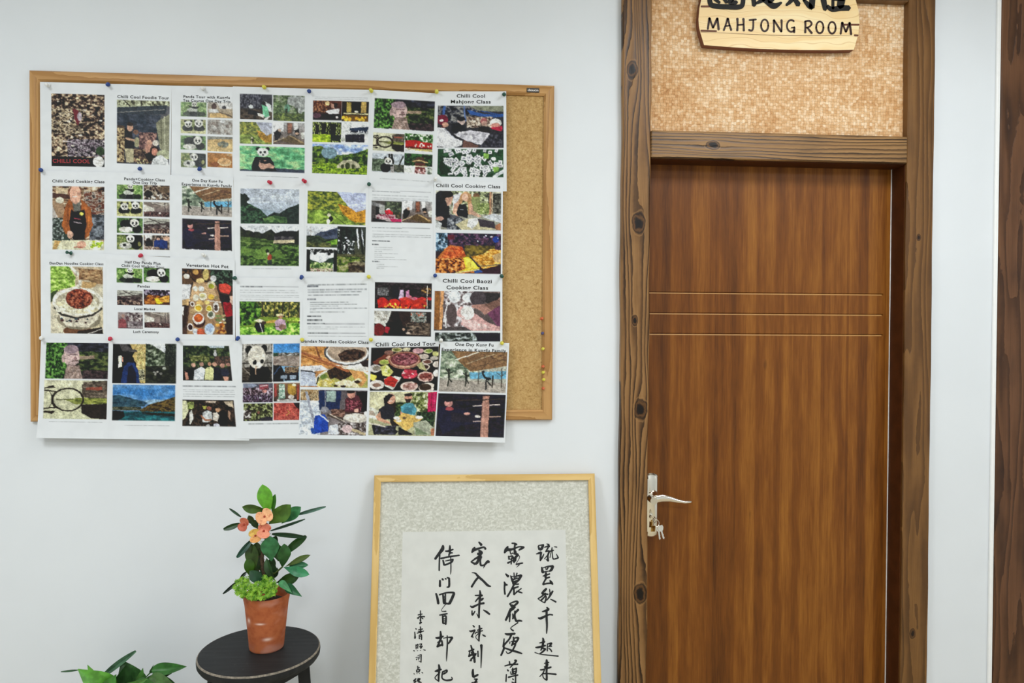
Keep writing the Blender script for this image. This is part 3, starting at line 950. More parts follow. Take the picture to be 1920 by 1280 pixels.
S['15'] = [((575, 166), (698, 168.5), (690, 347), (573, 343)), [
    (587, 188, 640, 226, 'g 5c3020 241418;m 3 .6 3c1c14,70402c,a87c54 0 0 50 60;e 50 14 8 10 f0d49c;p c89c88 62 14 74 20 76 40 64 36;p f0eef0 44 56 60 46 92 40 92 66 60 72;p 180c14 0 66 100 70 100 100 0 100;e 84 84 5 6 f0e0dc;e 14 78 14 14 5c3c48;p 201818 72 10 86 12 82 36 74 34'),
    (641.5, 190, 690.5, 228, 'g 241c10 14100c;p b09c50 18 4 34 4 34 56 18 56;p 100c08 38 2 70 2 70 52 38 52;p b89c58 72 2 90 2 90 56 72 56;e 54 52 8 6 f0ecd8;p d4cc9c 6 58 98 60 98 66 6 64;p 6c4c18 6 68 98 70 98 98 6 98;s 12 1.6 3 1 e8c440,d8a82c 2 80 36 96;s 12 1.6 3 1 e8c440,d8a82c 56 78 92 96'),
    (586, 228.5, 639, 267.5, 'g 2c3c18 6c8c1c;m 3 .4 080c08,141c0c,2c3814,8c9c34,e8f0c0;p 0c100a 10 14 22 14 22 66 12 66;p 0c100a 30 6 46 6 46 60 32 60;p 0c100a 58 6 84 10 80 70 62 80;m 3 1.5 7c981c,a8c42c,ccdc48 0 62 64 100;p 141c08 66 60 96 64 96 96 70 92'),
    (640.5, 230, 689.5, 267.5, 'g e4e8e8 f0f0ec;p 24344c 30 28 100 18 100 30 94 40 30 40;p 141c2c 36 40 96 38 96 50 30 50;s 10 1 1.6 .6 e0e4ec 44 40 94 48;l b8bcbc 2 14 58 100 52;p 1c1c28 14 62 86 56 86 98 16 98;s 8 1 2 .8 504850,0c0c14 20 66 80 96;e 8 88 8 10 c8ccc4;n .04 4 4'),
    (586, 269.5, 688, 328, 'g 6c8cc8 d8e0ec;m 6 3 7c98cc,a8bce0,e4ecf8 0 0 100 36;M 4 1.4 14240c,28401c,4c6c24,7c9434 0 10 16 6 30 30 52 36 78 28 100 12 100 100 0 100;e 30 30 14 20 7c98a4;M 3 2 4c6c18,7c9c1c,a8c43c,284810 0 62 100 70 100 100 0 100;p b4b094 44 72 56 54 70 50 84 62 88 78 46 80;e 55 74 3 8 38401c;e 64 72 4 12 38401c;e 74 74 3 8 38401c;n .08 4 4')]
    + lines(590, 690, [181, 184], 'b0b2b6'), []]
S['16'] = [((697, 168), (819, 175), (813, 356), (690, 348)), [
    (703, 184, 813.5, 247, 'b 0 0 100 100 buddha;c 1.05'),
    (700, 248, 757.5, 285, 'b 0 0 100 100 bridge'), (759, 249.5, 811, 286, 'm 3 1 142810,2c5024,588c44,f0ece8 0 0 100 50;p b4201c 2 40 40 36 70 44 98 48 98 78 2 76;s 8 1.5 2.4 .7 e8b8a0,f0e4d8 34 56 94 70;p 5c1410 2 72 98 78 98 86 2 82;p c0b474 10 84 98 84 98 96 10 92;p e8e8e4 0 88 40 88 30 100 0 100;e 60 62 6 14 f0e4dc;e 60 64 3 10 881814'),
    (698.5, 286, 757, 325, 'g c4ccd4 a8b0b4;p 5c6c58 0 30 40 28 44 96 0 96;m 3 1 303c2c,5c6c54,7c8c74 0 36 40 96;m 2.5 1 30342c,606454 66 56 100 96;l 20201c 4 60 0 66 50;l 20201c 3 52 4 56 50;l 20201c 3 96 10 84 60;e 42 76 16 26 0c0c0e;p a4a09c 58 60 68 56 70 100 58 100;H 50 40 12;l 0c0c0e 3 38 60 64 64'),
    (758.5, 287, 810, 328, 'm 3 1 101c10,1c3c1c,3c6c34 0 0 100 60;p 4c3428 34 30 50 14 66 14 76 34 88 40 30 42;l d0b880 2 30 38 52 32 84 40;p 5c2c24 40 44 76 44 74 56 40 56;l d8c09c 2 38 60 80 60;p 6c2c2c 40 64 74 64 76 96 40 96;m 2.5 1 4c2424,a06c68,e8e0dc 38 74 76 98;p e0e4dc 0 74 30 70 38 96 0 92;p dce0d8 78 70 100 60 100 96 80 96;m 3 1 c8ccc4,5c6858 84 66 100 98')]
    + lines(712, 806, [334], 'a8acae'), []]
S['17'] = [((817, 171), (949, 171.5), (950, 359), (812, 357)), [
    (821, 198, 944, 277, 'g 34343c 28282c;m 4 1.5 14141c,2c303c,5c5c60,8c8c88 0 0 60 40;l 3c5c94 5 10 4 8 34;l 5c74a4 3 40 0 42 36;p 2c4c88 44 8 96 22 100 22 96 20 70 12;p 848874 48 0 100 0 100 14 60 12;p 2c5494 44 10 72 20 100 20 100 26 80 28 50 22;m 3 1 3c2c28,7c685c,b8a894,d8d0c4 44 26 84 52;e 7 34 9 12 701c34;e 6 36 3 3 e8e4e0;p 601c24 8 44 14 46 10 60 4 56;e 12 46 5 6 b8907c;p 1c2028 22 44 38 34 44 60 34 68 20 64;e 36 38 6 8 c4b0a8;e 36 32 6 5 14141c;p 14161c 20 44 32 40 44 56 36 66 22 62;e 88 40 9 10 eceae6;e 88 47 7 7 c88c80;p b42444 80 52 98 48 98 60 88 62;p 26242c 72 60 84 56 100 62 100 100 60 100;m 4 1 16161e,30303a,4c4c56 64 68 98 98;e 70 36 5 7 9c5c5c;e 71 42 4 6 c8a090;p 1c1818 62 48 78 50 80 64 62 62;p cfcdd4 24 68 50 58 80 66 66 94 44 84;s 16 1.2 2.6 2 aaa8b0,e4e2e8,96949c 34 62 72 82;p 6c4c44 40 82 64 96 60 100 38 100;p e4e4e8 0 52 12 54 24 76 38 84 36 96 14 98 0 98;l a4a8b4 1.4 12 56 26 78;e 18 90 20 10 dedee0'),
    (821, 279, 944, 332.5, 'g 1c3c24 24442c;m 5 1.5 142c1c,1e4426,2c5434;q 46 2.6 3.8 1.45 e8e8ea,dcdce0,f2f2f2 18 18 78 92;q 12 2.6 3.6 1.3 e6e6ea 2 2 90 12;q 12 2.8 3.6 1.3 e6e6ea 78 46 98 74;q 12 2.6 3.4 1.4 eaeaec 34 70 66 96;q 10 2.4 3.4 1.4 e8e8ea 8 30 40 60;p 88b454 70 14 78 16 77 34 70 34;p 88b454 84 64 94 62 92 78 86 84;e 85 34 4 7 e8ecec;p e4e4e0 0 90 6 100 0 100;l d4d8dc 6 86 98 100 78;p 142c1c 6 40 22 84 6 96 2 60')],
    [('Chilli Cool', 856, 909, 183.5, 7.6), ('Mahjong Class', 845, 920, 194.3, 7.6)]]
S['21'] = [((76, 320), (200, 322), (199, 478), (76, 476)), [
    (98.5, 349, 195, 469, 'g 7c6450 5c5450;m 4 2 281c18,6c4834,a88c6c,d0c8b4;p 4c3028 0 10 40 14 40 20 0 18;p c4b090 6 2 30 2 30 10 6 12;m 3 2 5c2c24,7c5440,b8b0a4,3c3434 60 8 100 44;m 4 1.5 2c3034,585c64,889098 72 44 100 84;p a08468 0 20 20 20 26 70 4 84 0 60;e 14 22 8 5 d8d4c0;p c0b8b0 0 30 16 60 12 100 0 100;p 2c3c34 0 80 30 70 36 88 0 88;m 3 1 242824,48544c,a8b0ac 0 50 22 84;p a05c2c 32 20 24 34 18 62 26 76 36 70 44 30;p a05c2c 56 20 74 34 78 60 70 78 60 84 56 40;l 7c4420 2 30 30 30 60;l c47838 2 70 38 70 64;p 6c6c64 38 22 54 22 54 40 42 42;p 0e0e18 36 36 42 40 54 38 62 36 66 60 60 84 56 86 40 86 32 60;p 0e0e18 32 56 64 56 62 88 38 88;e 43 9 13 10 6c3c28;e 44 12 11 15 d8a890;p d8a890 35 14 54 14 52 24 46 28 40 24;l e8e0dc 1.6 40 16 47 16;l 7c4c40 .8 39 11 42 11;l 7c4c40 .8 46 10 50 10;e 56 43 3.6 3 dcd468;l c0b0b4 1.5 42 56 56 58;l c04c58 1.2 42 50 54 52;p dcd8b8 0 86 70 84 100 86 100 100 0 100;p c8a468 4 86 16 86 8 100 0 100;e 34 76 6 6 d8b098;e 56 92 9 6 d8a890;l c8bca4 1.5 38 82 48 96;l b04838 1.4 42 96 58 96;e 84 92 14 8 e4e8cc;s 20 1.2 2.6 1.5 a8c434,88ac2c,c8d84c 76 86 98 96')],
    [('Chilli Cool Cooking Class', 98, 196, 342.5, 6.6)]]
pp_ = [(219, 345.5, 267.5, 374, 'panda_a'), (269.5, 346.5, 318, 375.5, 'market_b'), (219, 377, 267.5, 406, 'panda_b'), (269.5, 378, 318, 407, 'hall'),
       (219, 408, 267.5, 437.5, 'panda_c'), (269.5, 409, 318, 438.5, 'market_a')]
S['22'] = [((199, 322), (320, 326), (320, 481), (199, 478)), [(a, b, c, d, 'b 0 0 100 100 '+n) for a, b, c, d, n in pp_] + [
    (219, 439.5, 267.5, 468, 'b 0 0 100 100 panda_d'),
    (269.5, 440.5, 318, 468.5, 'g a89c90 6c6460;m 3 1 2c2824,6c5c50,b8a898;p e0e0dc 4 0 34 0 30 30 6 40;e 18 34 9 14 241c1c;p 1c1c20 4 44 34 40 36 76 8 76;p 1c3470 40 40 52 26 76 30 92 40 92 90 40 90;e 57 20 10 12 1c1418;e 56 24 7 9 d0a894;e 88 20 14 16 c8a48c;m 3 1 5c4840,a08c7c,d8d0c8 0 80 60 100')],
    [('Panda+Cooking Class', 233, 309, 338.2, 6), ('One Day Trip', 249, 294, 345, 6)]]
S['23'] = [((320, 328), (437.5, 333), (440.5, 490), (319, 485)), [
    (341.5, 348.5, 435, 407, 'b 0 0 100 100 kungfu'), (341.5, 409.5, 435, 471, 'b 0 0 100 100 kungfu_b')],
    [('One Day Kung Fu', 360, 417, 341, 6.2), ('Experience in Kungfu Family', 341, 435, 348, 6)]]
S['24'] = [((438, 337), (573, 339), (572, 521), (440, 520)), [
    (450.5, 353, 560.5, 420, 'g c4ccd8 a0acb8;m 8 4 b4bcc8,ccd4dc 0 0 100 40;p 9cacb8 30 56 60 64 60 80 30 74;p 1c2824 46 78 56 68 64 72 80 56 100 42 100 100 40 100;M 3 1.5 101c18,1c2c28,2c3c34 50 76 58 68 66 70 82 54 100 42 100 90 50 90;M 3 1.4 101c14,1c3424,34543c,4c6c4c 0 44 18 46 34 60 46 80 50 100 0 100;p 142018 0 14 8 16 16 30 10 40 18 46 0 50;s 30 1 2.4 1.4 14201a,1c2c20 0 16 12 50;M 4 2 2c4c2c,4c6c3c,6c8c50 38 84 58 76 78 82 80 98 40 98'),
    (450.5, 422.5, 560.5, 498.5, 'g dce0e4 d4d8dc;p 1c2018 0 2 8 12 14 12 20 14 24 22 30 16 38 22 46 12 52 8 60 18 74 12 96 12 100 10 100 60 0 60;s 60 1.5 3.4 1.3 14180f,1c2418,28301c 0 16 56 30;M 3 2 20301a,3c5428,5c7438 0 28 40 32 60 40 60 56 0 50;p 141016 58 20 74 12 96 12 94 32 58 34;m 2.5 2 1c1820,38343c,5c5858 58 26 92 36;p c8bc9c 56 36 92 34 92 42 56 44;m 3 2 16260f,28401a,44602c,6c8c44 0 46 100 100;m 3 3 2c401c,506c30,7c9450 0 36 56 48;s 14 3 6 2.2 5c7c38,6c8c40 6 52 90 90;e 46 64 3 6 14240c;e 50 78 4 8 a84830;e 47 70 2 3 d8d4b8;p 2c3430 45 86 54 86 54 98 46 98')]
    + lines(472, 546, [503], '9a9ea2'), []]
S['25'] = [((573, 340), (692, 346), (688, 522), (570, 521)), [
    (577, 357, 685, 422, 'b 0 0 100 100 hill;c 1.08'),
    (575, 423.5, 632, 464.5, 'g d8dce0 b8bcc4;p 343c50 20 50 48 22 60 24 100 2 100 66 0 66;M 4 2 242c3c,3c4860,4c5468 30 48 48 22 60 26 100 4 100 60 30 60;M 3 2 1c2418,2c3824,3c4c30 0 46 20 44 40 44 60 60 100 56 100 100 0 100;M 3 2 4c7420,6c9c2c,88b440 62 74 100 58 100 86 60 90;m 3 2 28301c,48502c,6c6c40 0 76 80 100;l b0a89c .8 12 4 14 46;l b0a89c .8 4 16 20 30'),
    (575, 466, 631.5, 509, 'g f0f2f4 dce0e4;m 2.5 1 0c0e0e,242624,e8eaec 12 0 92 16;p 101612 0 0 12 6 12 100 0 100;p 101612 88 4 100 4 100 100 88 100;e 27 18 6 7 14161a;e 73 20 6 7 14161a;p 24382c 56 60 72 42 88 36 88 66 56 70;p 2c4430 12 46 34 56 50 64 12 66;m 3 1 2c4c24,608044,a8bc74,dce0b0 12 60 86 92;m 2.5 1 703c34,e0d8c8,b0a880,3c5028 12 86 86 100'),
    (633, 424, 684.5, 511, 'g 343c38 545434;m 4 .7 0c120e,161e18,28342c,e8ecf0 0 0 62 60;m 4 .8 0c120e,1a2620,2c3a2e 10 0 70 32;p 0a0e0c 8 0 14 0 16 60 10 60;p 0a0e0c 28 0 36 0 36 66 30 66;p e4e8ee 66 4 72 4 78 46 74 50;p 161a14 74 2 82 2 100 78 92 76;p dce2ea 84 2 92 20 96 46 84 20;p 161a14 90 14 94 14 100 50 98 60;p 1a1e16 56 40 60 40 62 72 57 72;m 3 2 5c5c38,3c3c24,74704c 0 60 100 74;m 4 1.6 2c3c18,5c7824,848c48,a09c78 0 66 80 100;m 3 2 241c14,4c3c2c,8c8468 40 78 100 100;s 8 1 2 1.4 dfe4ec,f0f2f6 8 24 60 50')], []]
S['26'] = [((692, 346), (816, 351), (813, 522), (688, 520)), [
    (697, 375.5, 752.5, 417.5, 'g 504c48 3c3838;p 7c7c7c 0 4 46 20 44 36 0 22;p b4b4b0 24 18 44 22 44 60 28 60;m 3 1 24281c,40483c,6c7858 44 2 100 54;p 181818 14 30 26 30 26 70 14 70;e 55 42 7 8 e0d8d8;p c42434 44 46 58 40 74 54 70 72 50 72;m 3 1 2c3020,6c5c40 72 52 96 80;p b8a8a8 14 66 60 66 100 88 100 98 70 98 14 82;m 3 2 b88088,dcc8cc,8c2c44 18 64 80 84;p b8285c 60 82 100 84 100 98 70 98;p 181418 6 80 60 98 6 98'),
    (754.5, 376.5, 809.5, 418.5, 'b 0 0 100 100 talk;c 1.15')]
    + [(697.5, 357.5, 750, 360.5, 'txt:5c6068'), (750, 358, 808, 361.5, 'bar:b4b6ba')] + lines(697.5, 806, [364.5, 369.5, 372.5], '9a9ea2', 8)
    + [(697.5, 425.5, 754, 428.5, 'txt:6c7074'), (754, 426, 806, 429.5, 'bar:b0b2b6')] + lines(698, 766, [432], 'a4a8aa') + lines(698, 808, [438, 441.5], '94989c')
    + lines(698, 720, [443.5], 'a4a8aa') + [(697.5, 450, 731, 453, 'txt:54585c'), (697.5, 456.5, 710, 459.5, 'txt:54585c')]
    + lines(702, 736, [463, 467], 'a8acae') + lines(702, 716, [470.5], 'a8acae') + lines(702, 746, [474.5], 'a0a4a6') + lines(702, 716, [477.5], 'a8acae') + lines(702, 740, [481.5], 'a0a4a6') + lines(702, 762, [485.5], '9a9ea2')
    + [(697.5, 488.5, 712, 491.5, 'txt:54585c')] + lines(706, 720, [495, 502], 'a8acae') + lines(706, 746, [499], 'a8acae'), []]
S['27'] = [((814, 337), (943, 340), (942, 520), (812, 518)), [
    (817.5, 357, 939, 432, 'g c8c8b4 8c8c80;m 4 1 3c3c34,788060,b4bc8c,e0e4d0 24 0 86 60;m 3 1.2 24241c,484840,7c7c70 80 4 100 56;l b88c6c 4 84 4 83 60;l d8c0a0 2 87 4 86 60;p dfe0e4 26 12 40 4 40 50 26 46;p 14161c 0 8 10 20 20 34 24 100 8 92 0 60;e 8 14 8 14 1c1c20;e 18 12 9 14 1a1414;p c49c88 14 20 26 14 24 34 18 40;e 46 14 7 13 c8a47c;p c09468 38 10 44 2 54 8 56 56 50 60 48 24 42 22 36 46 26 60;e 45 16 5 10 d8b098;p d0a48c 28 34 36 24 34 50 36 70 26 56;p d0a48c 50 34 54 30 62 54 70 66 52 60;p 12141c 36 34 46 34 50 60 48 70 34 64 32 54;l 9ca0a4 1.2 38 48 42 48;e 62 16 6 12 7c5c40;p 8c9460 54 14 68 14 68 56 58 56;m 3 1 5c6c3c,8c9c58,c4c89c 64 30 82 58;p 4c4c54 22 60 36 66 44 76 30 96 22 92;m 4 1 20242c,5c6068,a0a4a8 18 70 40 100;p c4bc98 30 86 52 70 66 70 100 98 40 100;p e4e4e2 50 72 66 68 64 84 56 98 48 90;p 3c343c 64 70 90 78 92 96 68 90;p c8ccd0 72 66 90 56 100 60 100 80 90 76;p d8dcdc 0 78 10 84 8 100 0 100;e 6 72 7 5 c8a090;p c8a48c 56 48 70 64 66 68 56 56;p a06c4c 92 86 100 80 100 100 92 98'),
    (817.5, 436, 939, 513.5, 'g 1c1c34 3c1c14;m 4 1.2 0c0c1c,24203c,4c2c3c,6c5070 20 0 100 40;p 5c1c2c 18 4 28 4 28 16 18 16;m 4 1 14242c,4c6c84,b8d0e4 0 0 18 46;e 92 14 5 8 1c3c90;s 6 1 2 1 d8e0f0 60 4 98 26;m 4 1.5 3c3418,605420,88742c 44 30 90 60;p c07030 0 66 14 40 22 30 40 34 44 56 60 98 0 100;m 2.6 1.6 2c1008,6c300c,b4601c,d88c3c,e8b070 0 62 44 100;M 2.8 1.2 a03c18,d0602c,e88c4c 6 64 20 34 40 34 46 56 30 62;p ecd43c 42 60 50 58 68 86 60 90 34 98 46 88;p f0dc58 44 62 52 62 64 84 50 90;M 2.6 1.6 a86c14,dca03c,f0c870 54 58 72 52 84 38 100 40 100 76 84 84 72 88;p c8a874 86 54 100 46 100 72 90 70;l 5c584c 1.5 52 56 68 82 100 76;l 14100c 1 52 58 66 84;p 341424 70 90 100 80 100 100 74 100;p 2c4c8c 58 90 66 88 72 96 60 100;l e8d890 2 30 99 66 90')],
    [('Chilli Cool Cooking Class', 817.5, 938, 351, 7.4)]]
S['31'] = [((76, 474), (199, 476), (200, 640), (77, 638)), [
    (94.5, 499, 193.5, 626, 'g c0b094 cabf9f;M 3 1.4 5c7c2c,7ca040,a0c458,c8e088 0 0 36 0 48 16 46 30 20 34 0 44;p 3c4c2c 0 40 14 34 6 52 0 54;l e4e0d0 5 38 0 56 14 56 26 46 32;p 8c7050 52 2 100 6 100 26 80 24 60 14;m 3 2 6c4c34,9c7c58,b49870 54 4 98 20;p b89868 62 22 90 24 80 34 58 32;p c8c0a8 60 34 100 28 100 60 60 60;p d0c8b0 0 56 30 60 30 100 0 100;p ccc0a0 60 70 100 60 100 90 60 100;e 52 96 28 8 6c4830;e 54 78 42 16 8c8470;p d8d0bc 6 58 20 80 30 90 72 90 90 78 98 58;l 34302c 4 8 62 20 72 50 77 80 72 97 62;s 12 1.2 2.4 1.4 3c4c54,4c2c2c,2c3c44 18 78 86 84;e 52 52 48.5 21 ece8d8;e 52 53 42 17 b8b098;M 3 1.5 c8c09c,e4dfc4,f0ecd8 14 60 24 48 84 48 92 60 70 70 40 70;s 16 2 4 2 eae4ca,f0ecd8,d8cfae 16 54 88 68;e 54 48 25 15 703424;M 2.4 1.3 34100c,6c2c1c,9c4c34,b87458 30 44 40 36 60 33 74 38 82 46 76 56 62 60 52 64 36 58;l f0ece4 1.6 5 54 12 40 30 34;p 241c18 52 96 98 90 100 100 50 100;l c8c4bc 1.4 70 100 100 92')],
    [('DanDan Noodles Cooking Class', 93, 194, 496, 5.4)]]
S['32'] = [((199, 476), (320, 482), (321, 641), (200, 640)), [
    (218.5, 502, 267, 531, 'b 0 0 100 100 panda_a;c 1.1'), (269, 501, 318, 530, 'b 0 0 100 100 panda_c;c 1.1'),
    (219.5, 543.5, 267.5, 572.5, 'b 0 0 100 100 market_a'), (269.5, 542.5, 318.5, 571.5, 'g 2c2430 48240f;m 3 1 141018,38283c,b0a8b8 0 0 100 36;M 2.6 1.6 5c2c10,a05c20,c8843c 2 70 20 34 60 40 70 66 40 96 4 98;p e8cc30 40 58 60 56 76 88 50 96;M 2.6 1.4 a8701c,dc9c38,e8bc60 56 62 80 40 98 34 98 80 70 86'),
    (221, 585, 268, 616, 'g a09490 5c4c50;m 3 .8 3c3034,7c6c6c,c8c4c0 30 0 100 55;p 8c4c50 2 50 16 36 32 50 34 96 2 98;e 20 22 7 12 a8887c;p 5c4448 30 30 40 20 46 50 34 60;m 3 1.6 4c4044,7c7074,b0a8a8 40 55 100 98'), (270.5, 584.5, 318.5, 615, 'b 0 0 100 100 hall')],
    [('Half Day Panda Plus', 234, 301, 494, 6), ('Chilli Cool Walking Tour', 228, 308, 500.7, 6), ('Pandas', 258, 281, 539, 5.6), ('Local Market', 252, 291, 581.5, 5.6), ('Luch Ceremony', 250, 298, 624.5, 5.6)]]
S['33'] = [((320, 482), (440.5, 487), (441, 642), (321, 641)), [
    (341, 503, 436.5, 627.5, 'g 3c2c24 4c342c;m 3 1 0c120e,1c2c20,4c6450 56 0 100 24;m 3 1 1c1410,4c3424,7c5c3c 0 0 56 24;p 9c7c5c 22 20 66 20 76 50 80 60 86 100 8 100 14 60;p 5c4430 0 16 20 14 18 24 0 24;p dfe0e2 0 24 18 24 14 50 0 48;p c0a070 0 48 14 46 12 56 0 56;p e0e0dc 0 58 4 58 4 74 0 70;p 2c1c14 4 56 12 56 6 90 0 90;p c8a880 22 22 60 22 70 44 14 50;e 9 12 6 4 ece8dc;e 28 8 10 9 4c2c14;e 27 5 6 4 c89c58;e 47 8 6 9 c8b470;e 62 14 6 5 d8d8d8;e 36 18 8 4 dcc084;e 58 24 8 6 d8d0b4;e 58 26 6 4 a0a030;p c44038 72 22 90 22 97 32 92 38 76 34;e 85 28 12 7 d04c3c;p 1c181c 72 36 96 40 96 52 78 52;p a41c2c 80 50 96 50 100 72 86 72;p 8c1420 84 56 98 52 98 70 88 70;p d8b8a4 94 40 100 40 100 54 95 50;e 27 44 6 5 e4dfcc;e 41 42 8 6 eae4cc;e 40 41 5 3 c8c088;e 57 42 6 4 dcb84c;e 68 43 4 3 8c7c58;e 26 30 5 4 dfdfd4;e 38 30 6 4 e4e4dc;l e8e4dc 1.5 50 48 76 50;e 20 54 5 4 e8e0d8;e 20 54 3 2.4 4c3424;e 35 52 7 4 d8b470;e 49 51 6 3 d8c078;e 32 60 8 6 e8d8a0;e 32 60 6 4 c8a42c;e 53 60 7 5 e8dca8;e 53 60 5 4 c8b038;e 21 65 6 4 b89c70;e 67 58 6 8 e8e4e0;e 67 57 3.6 2.6 4c3c34;e 67 61 3.6 2.6 4c3c34;e 57 70 8 6 d8d4c8;e 56 69 5 4 5c6450;s 16 1.4 2.8 1.6 e8e8dc,b8a878,7c8c58 68 68 86 84;e 33 80 12 10 3c1c14;e 32 76 11.5 9 e8dcd4;e 32 75 8.5 6.4 b04c1c;e 32 74 6 4 c86830;e 16 89 6 6 e8e0dc;e 16 89 4.2 4 30181c;e 26 96 6 5 cfd4dc;e 37 97 8 6 c05c3c;e 54 92 10 9 c8d4e4;e 54 90 8 6.4 aabcd4;s 20 1.4 3.4 1.3 a85c24,d8a04c,7c4424 66 84 84 97;p 2c1c18 86 74 100 70 100 100 88 100')],
    [('Vegetarian Hot Pot', 349, 428.5, 500.2, 7)]]
S['34'] = [((440.5, 519.5), (568, 521), (567, 641), (442, 641)), [
    (449, 564.5, 561.5, 627.5, 'g 5c6c2c 8cac38;m 4 .8 1c2814,48542c,88843c,d8cc74 30 0 100 46;M 4 1.2 101c08,28481a,4c7c2c,84b044 0 0 26 0 36 20 34 46 18 70 0 74;l 342c1c 2.6 38 0 38 44;l 342c1c 2 58 4 58 40;l 342c1c 2.4 72 0 71 42;l 342c1c 2 84 0 80 66;l 342c1c 2.6 99 20 99 66;p c8a450 44 60 60 54 60 62 44 66;M 3 1.5 3c6c1c,64a030,98cc4c,d0e884 0 76 20 76 40 80 56 74 76 64 100 66 100 100 0 100;m 2.6 1.6 7ca034,b4d04c,e0e480 78 50 100 58;e 33 58 6 5 ece4c4;p ece4c4 23 60 33 52 42 58;p 14141c 26 64 40 62 42 92 30 92 24 76;l e8e4e0 1.4 34 66 38 92;e 40 64 4 6 3c2c24;e 67 40 6 4 ecdcb0;p ecdcb0 60 42 68 36 76 42;e 68 46 4 4 a87c60;p c8a8bc 58 60 66 50 76 56 78 80 68 88 60 84;l 3c2c30 1.4 56 74 66 76;e 71 76 6 8 8c6c5c')]
    + [(450, 535.5, 493, 538.5, 'txt:7c8084'), (493, 536, 560, 539, 'bar:b4b6ba')] + lines(450, 562, [543, 547, 552.5, 555.5], 'a4a8aa', 10) + lines(450, 504, [560], 'a8acae'), []]
S['35'] = [((568, 521), (692, 519), (691, 642), (567, 641)), lines(577, 688, [532.5], 'a4a8aa') + [(576, 535, 597, 538, 'txt:5c6068')]
    + lines(577, 688, [541.8], '9a9ea2') + lines(577, 678, [546.2], '9a9ea2') + lines(577, 673, [552], '9a9ea2') + [(576, 559.5, 592, 562.5, 'txt:5c6068')]
    + lines(581, 653, [566], 'a0a4a6') + lines(581, 670, [569.5], 'a0a4a6') + lines(581, 634, [573], 'a8acae') + lines(581, 688, [577], '9a9ea2') + lines(581, 592, [580], 'a8acae') + lines(581, 647, [584], 'a0a4a6')
    + [(576, 591, 602, 594, 'txt:505458'), (576, 598, 604, 601.5, 'txt:54585c'), (576, 605, 609, 608, 'txt:5c6064'), (609, 605.5, 684, 608.5, 'bar:b0b2b6')]
    + lines(577, 684, [612], '9a9ea2') + lines(577, 633, [615.5], 'a8acae') + [(576, 623, 615, 625.5, 'txt:5c6064'), (615, 623.3, 685, 626, 'bar:b4b6ba')] + lines(577, 687, [629.5], '9a9ea2'), []]
S['36'] = [((692, 517), (815, 520), (813, 645), (691, 643)), [
    (703, 529, 809, 580, 'g 241a1c 2c1414;m 3 1.5 0a080a,1c1416,3c3034;p 5c5c5c 4 20 22 20 22 50 4 50;m 2.5 1 4c4c50,8c8c8c,2c2828 4 24 24 50;p 14141c 30 10 42 10 42 60 32 60;p c8b4cc 44 28 50 26 52 60 42 62;p c888ac 54 32 60 28 62 60 54 62;m 2.5 1 180c0c,5c3c24,c8a458 82 16 98 40;s 9 2.4 3.4 2 d04838,c03030 0 58 98 66;p c0241c 4 66 18 60 28 74 26 96 6 96;p c4281c 26 66 36 62 46 72 42 96 28 96;p c02c1c 46 68 58 62 66 76 60 98 46 98;p b82c1c 64 64 84 60 92 72 88 98 64 98;s 26 1.6 3 1 e8a83c,f0c850,d84028,8c1c10 4 80 92 98;l e0dcd0 1.4 92 10 92 96;s 6 2 3 1.2 d85c78,c87080 62 54 76 62'),
    (702, 582, 808, 631, 'g 2c2420 181212;p dcdcd4 0 0 30 0 26 30 20 62 0 50;m 3 1 a8a49c,e4e4dc,8c8478 0 0 24 40;e 40 24 12 22 1c1412;p 0e0c10 20 50 34 42 60 20 64 96 22 98;p 2c1c18 42 4 62 2 62 60 50 60;e 8 76 10 26 70181c;p a42434 20 62 28 66 24 90 18 84;m 3 1.2 3c342c,788078,a8b0ac,b85c40 64 4 92 44;p 5c4c40 54 50 98 60 98 96 64 90;m 3 2 241c18,5c4c40,847464 58 46 98 94;e 52 72 3 5 c8a48c;e 60 88 4 4 d8c4b4')],
    []]
S['37'] = [((815, 517), (942, 519), (942, 645), (812, 645)), [
    (815.5, 545, 938, 620, 'g 7c6c68 4c4444;p 8c5c2c 0 0 8 0 8 98 0 96;p d8a06c 9 0 14 0 12 96 8 98;m 4 1 4c4040,8c7c7c,c8c4c8,e8e8ec 14 0 60 90;e 30 14 9 16 e8ecf0;e 26 60 8 28 544848;l e0e0e0 2 16 60 20 30 34 22;l e0e0e0 2.4 18 92 16 60;e 52 16 10 12 e0e4e8;p 2c2828 66 2 100 4 100 26 80 32;e 66 18 12 20 484044;p a47c70 58 34 84 32 94 22 100 14 100 34 86 52 76 60 70 48 56 40;p 7c5c50 76 34 96 20 100 20 100 36 88 50;p 6c3c58 80 56 96 38 100 36 100 96;p d4a8a4 34 50 40 38 50 44 60 54 80 78 100 90 100 100 56 100 40 84 42 68 34 62;p e0c0bc 40 70 60 74 86 92 60 98 44 86;e 50 55 10.5 17 f0eeea;e 50 54 8 13 e0dcd8;l c4948c 1.4 40 60 46 68'),
    (815.5, 623, 938, 640, 'm 3 2 14181a,343c38,6c746c,b8c0c4;p 1c1424 60 0 100 10 100 100 66 100')],
    [('Chilli Cool Baozi', 830, 922, 530, 8.2), ('Cooking Class', 837, 915, 542.5, 8.2)]]
S['41'] = [((77, 636), (207, 637), (203, 822), (70, 820)), [
    (87, 642, 202, 710.5, 'b 0 0 100 100 buddha'), (83.5, 712, 200, 786, 'b 0 0 100 100 bridge')] + lines(92, 192, [789.5], 'a4a8aa'), []]
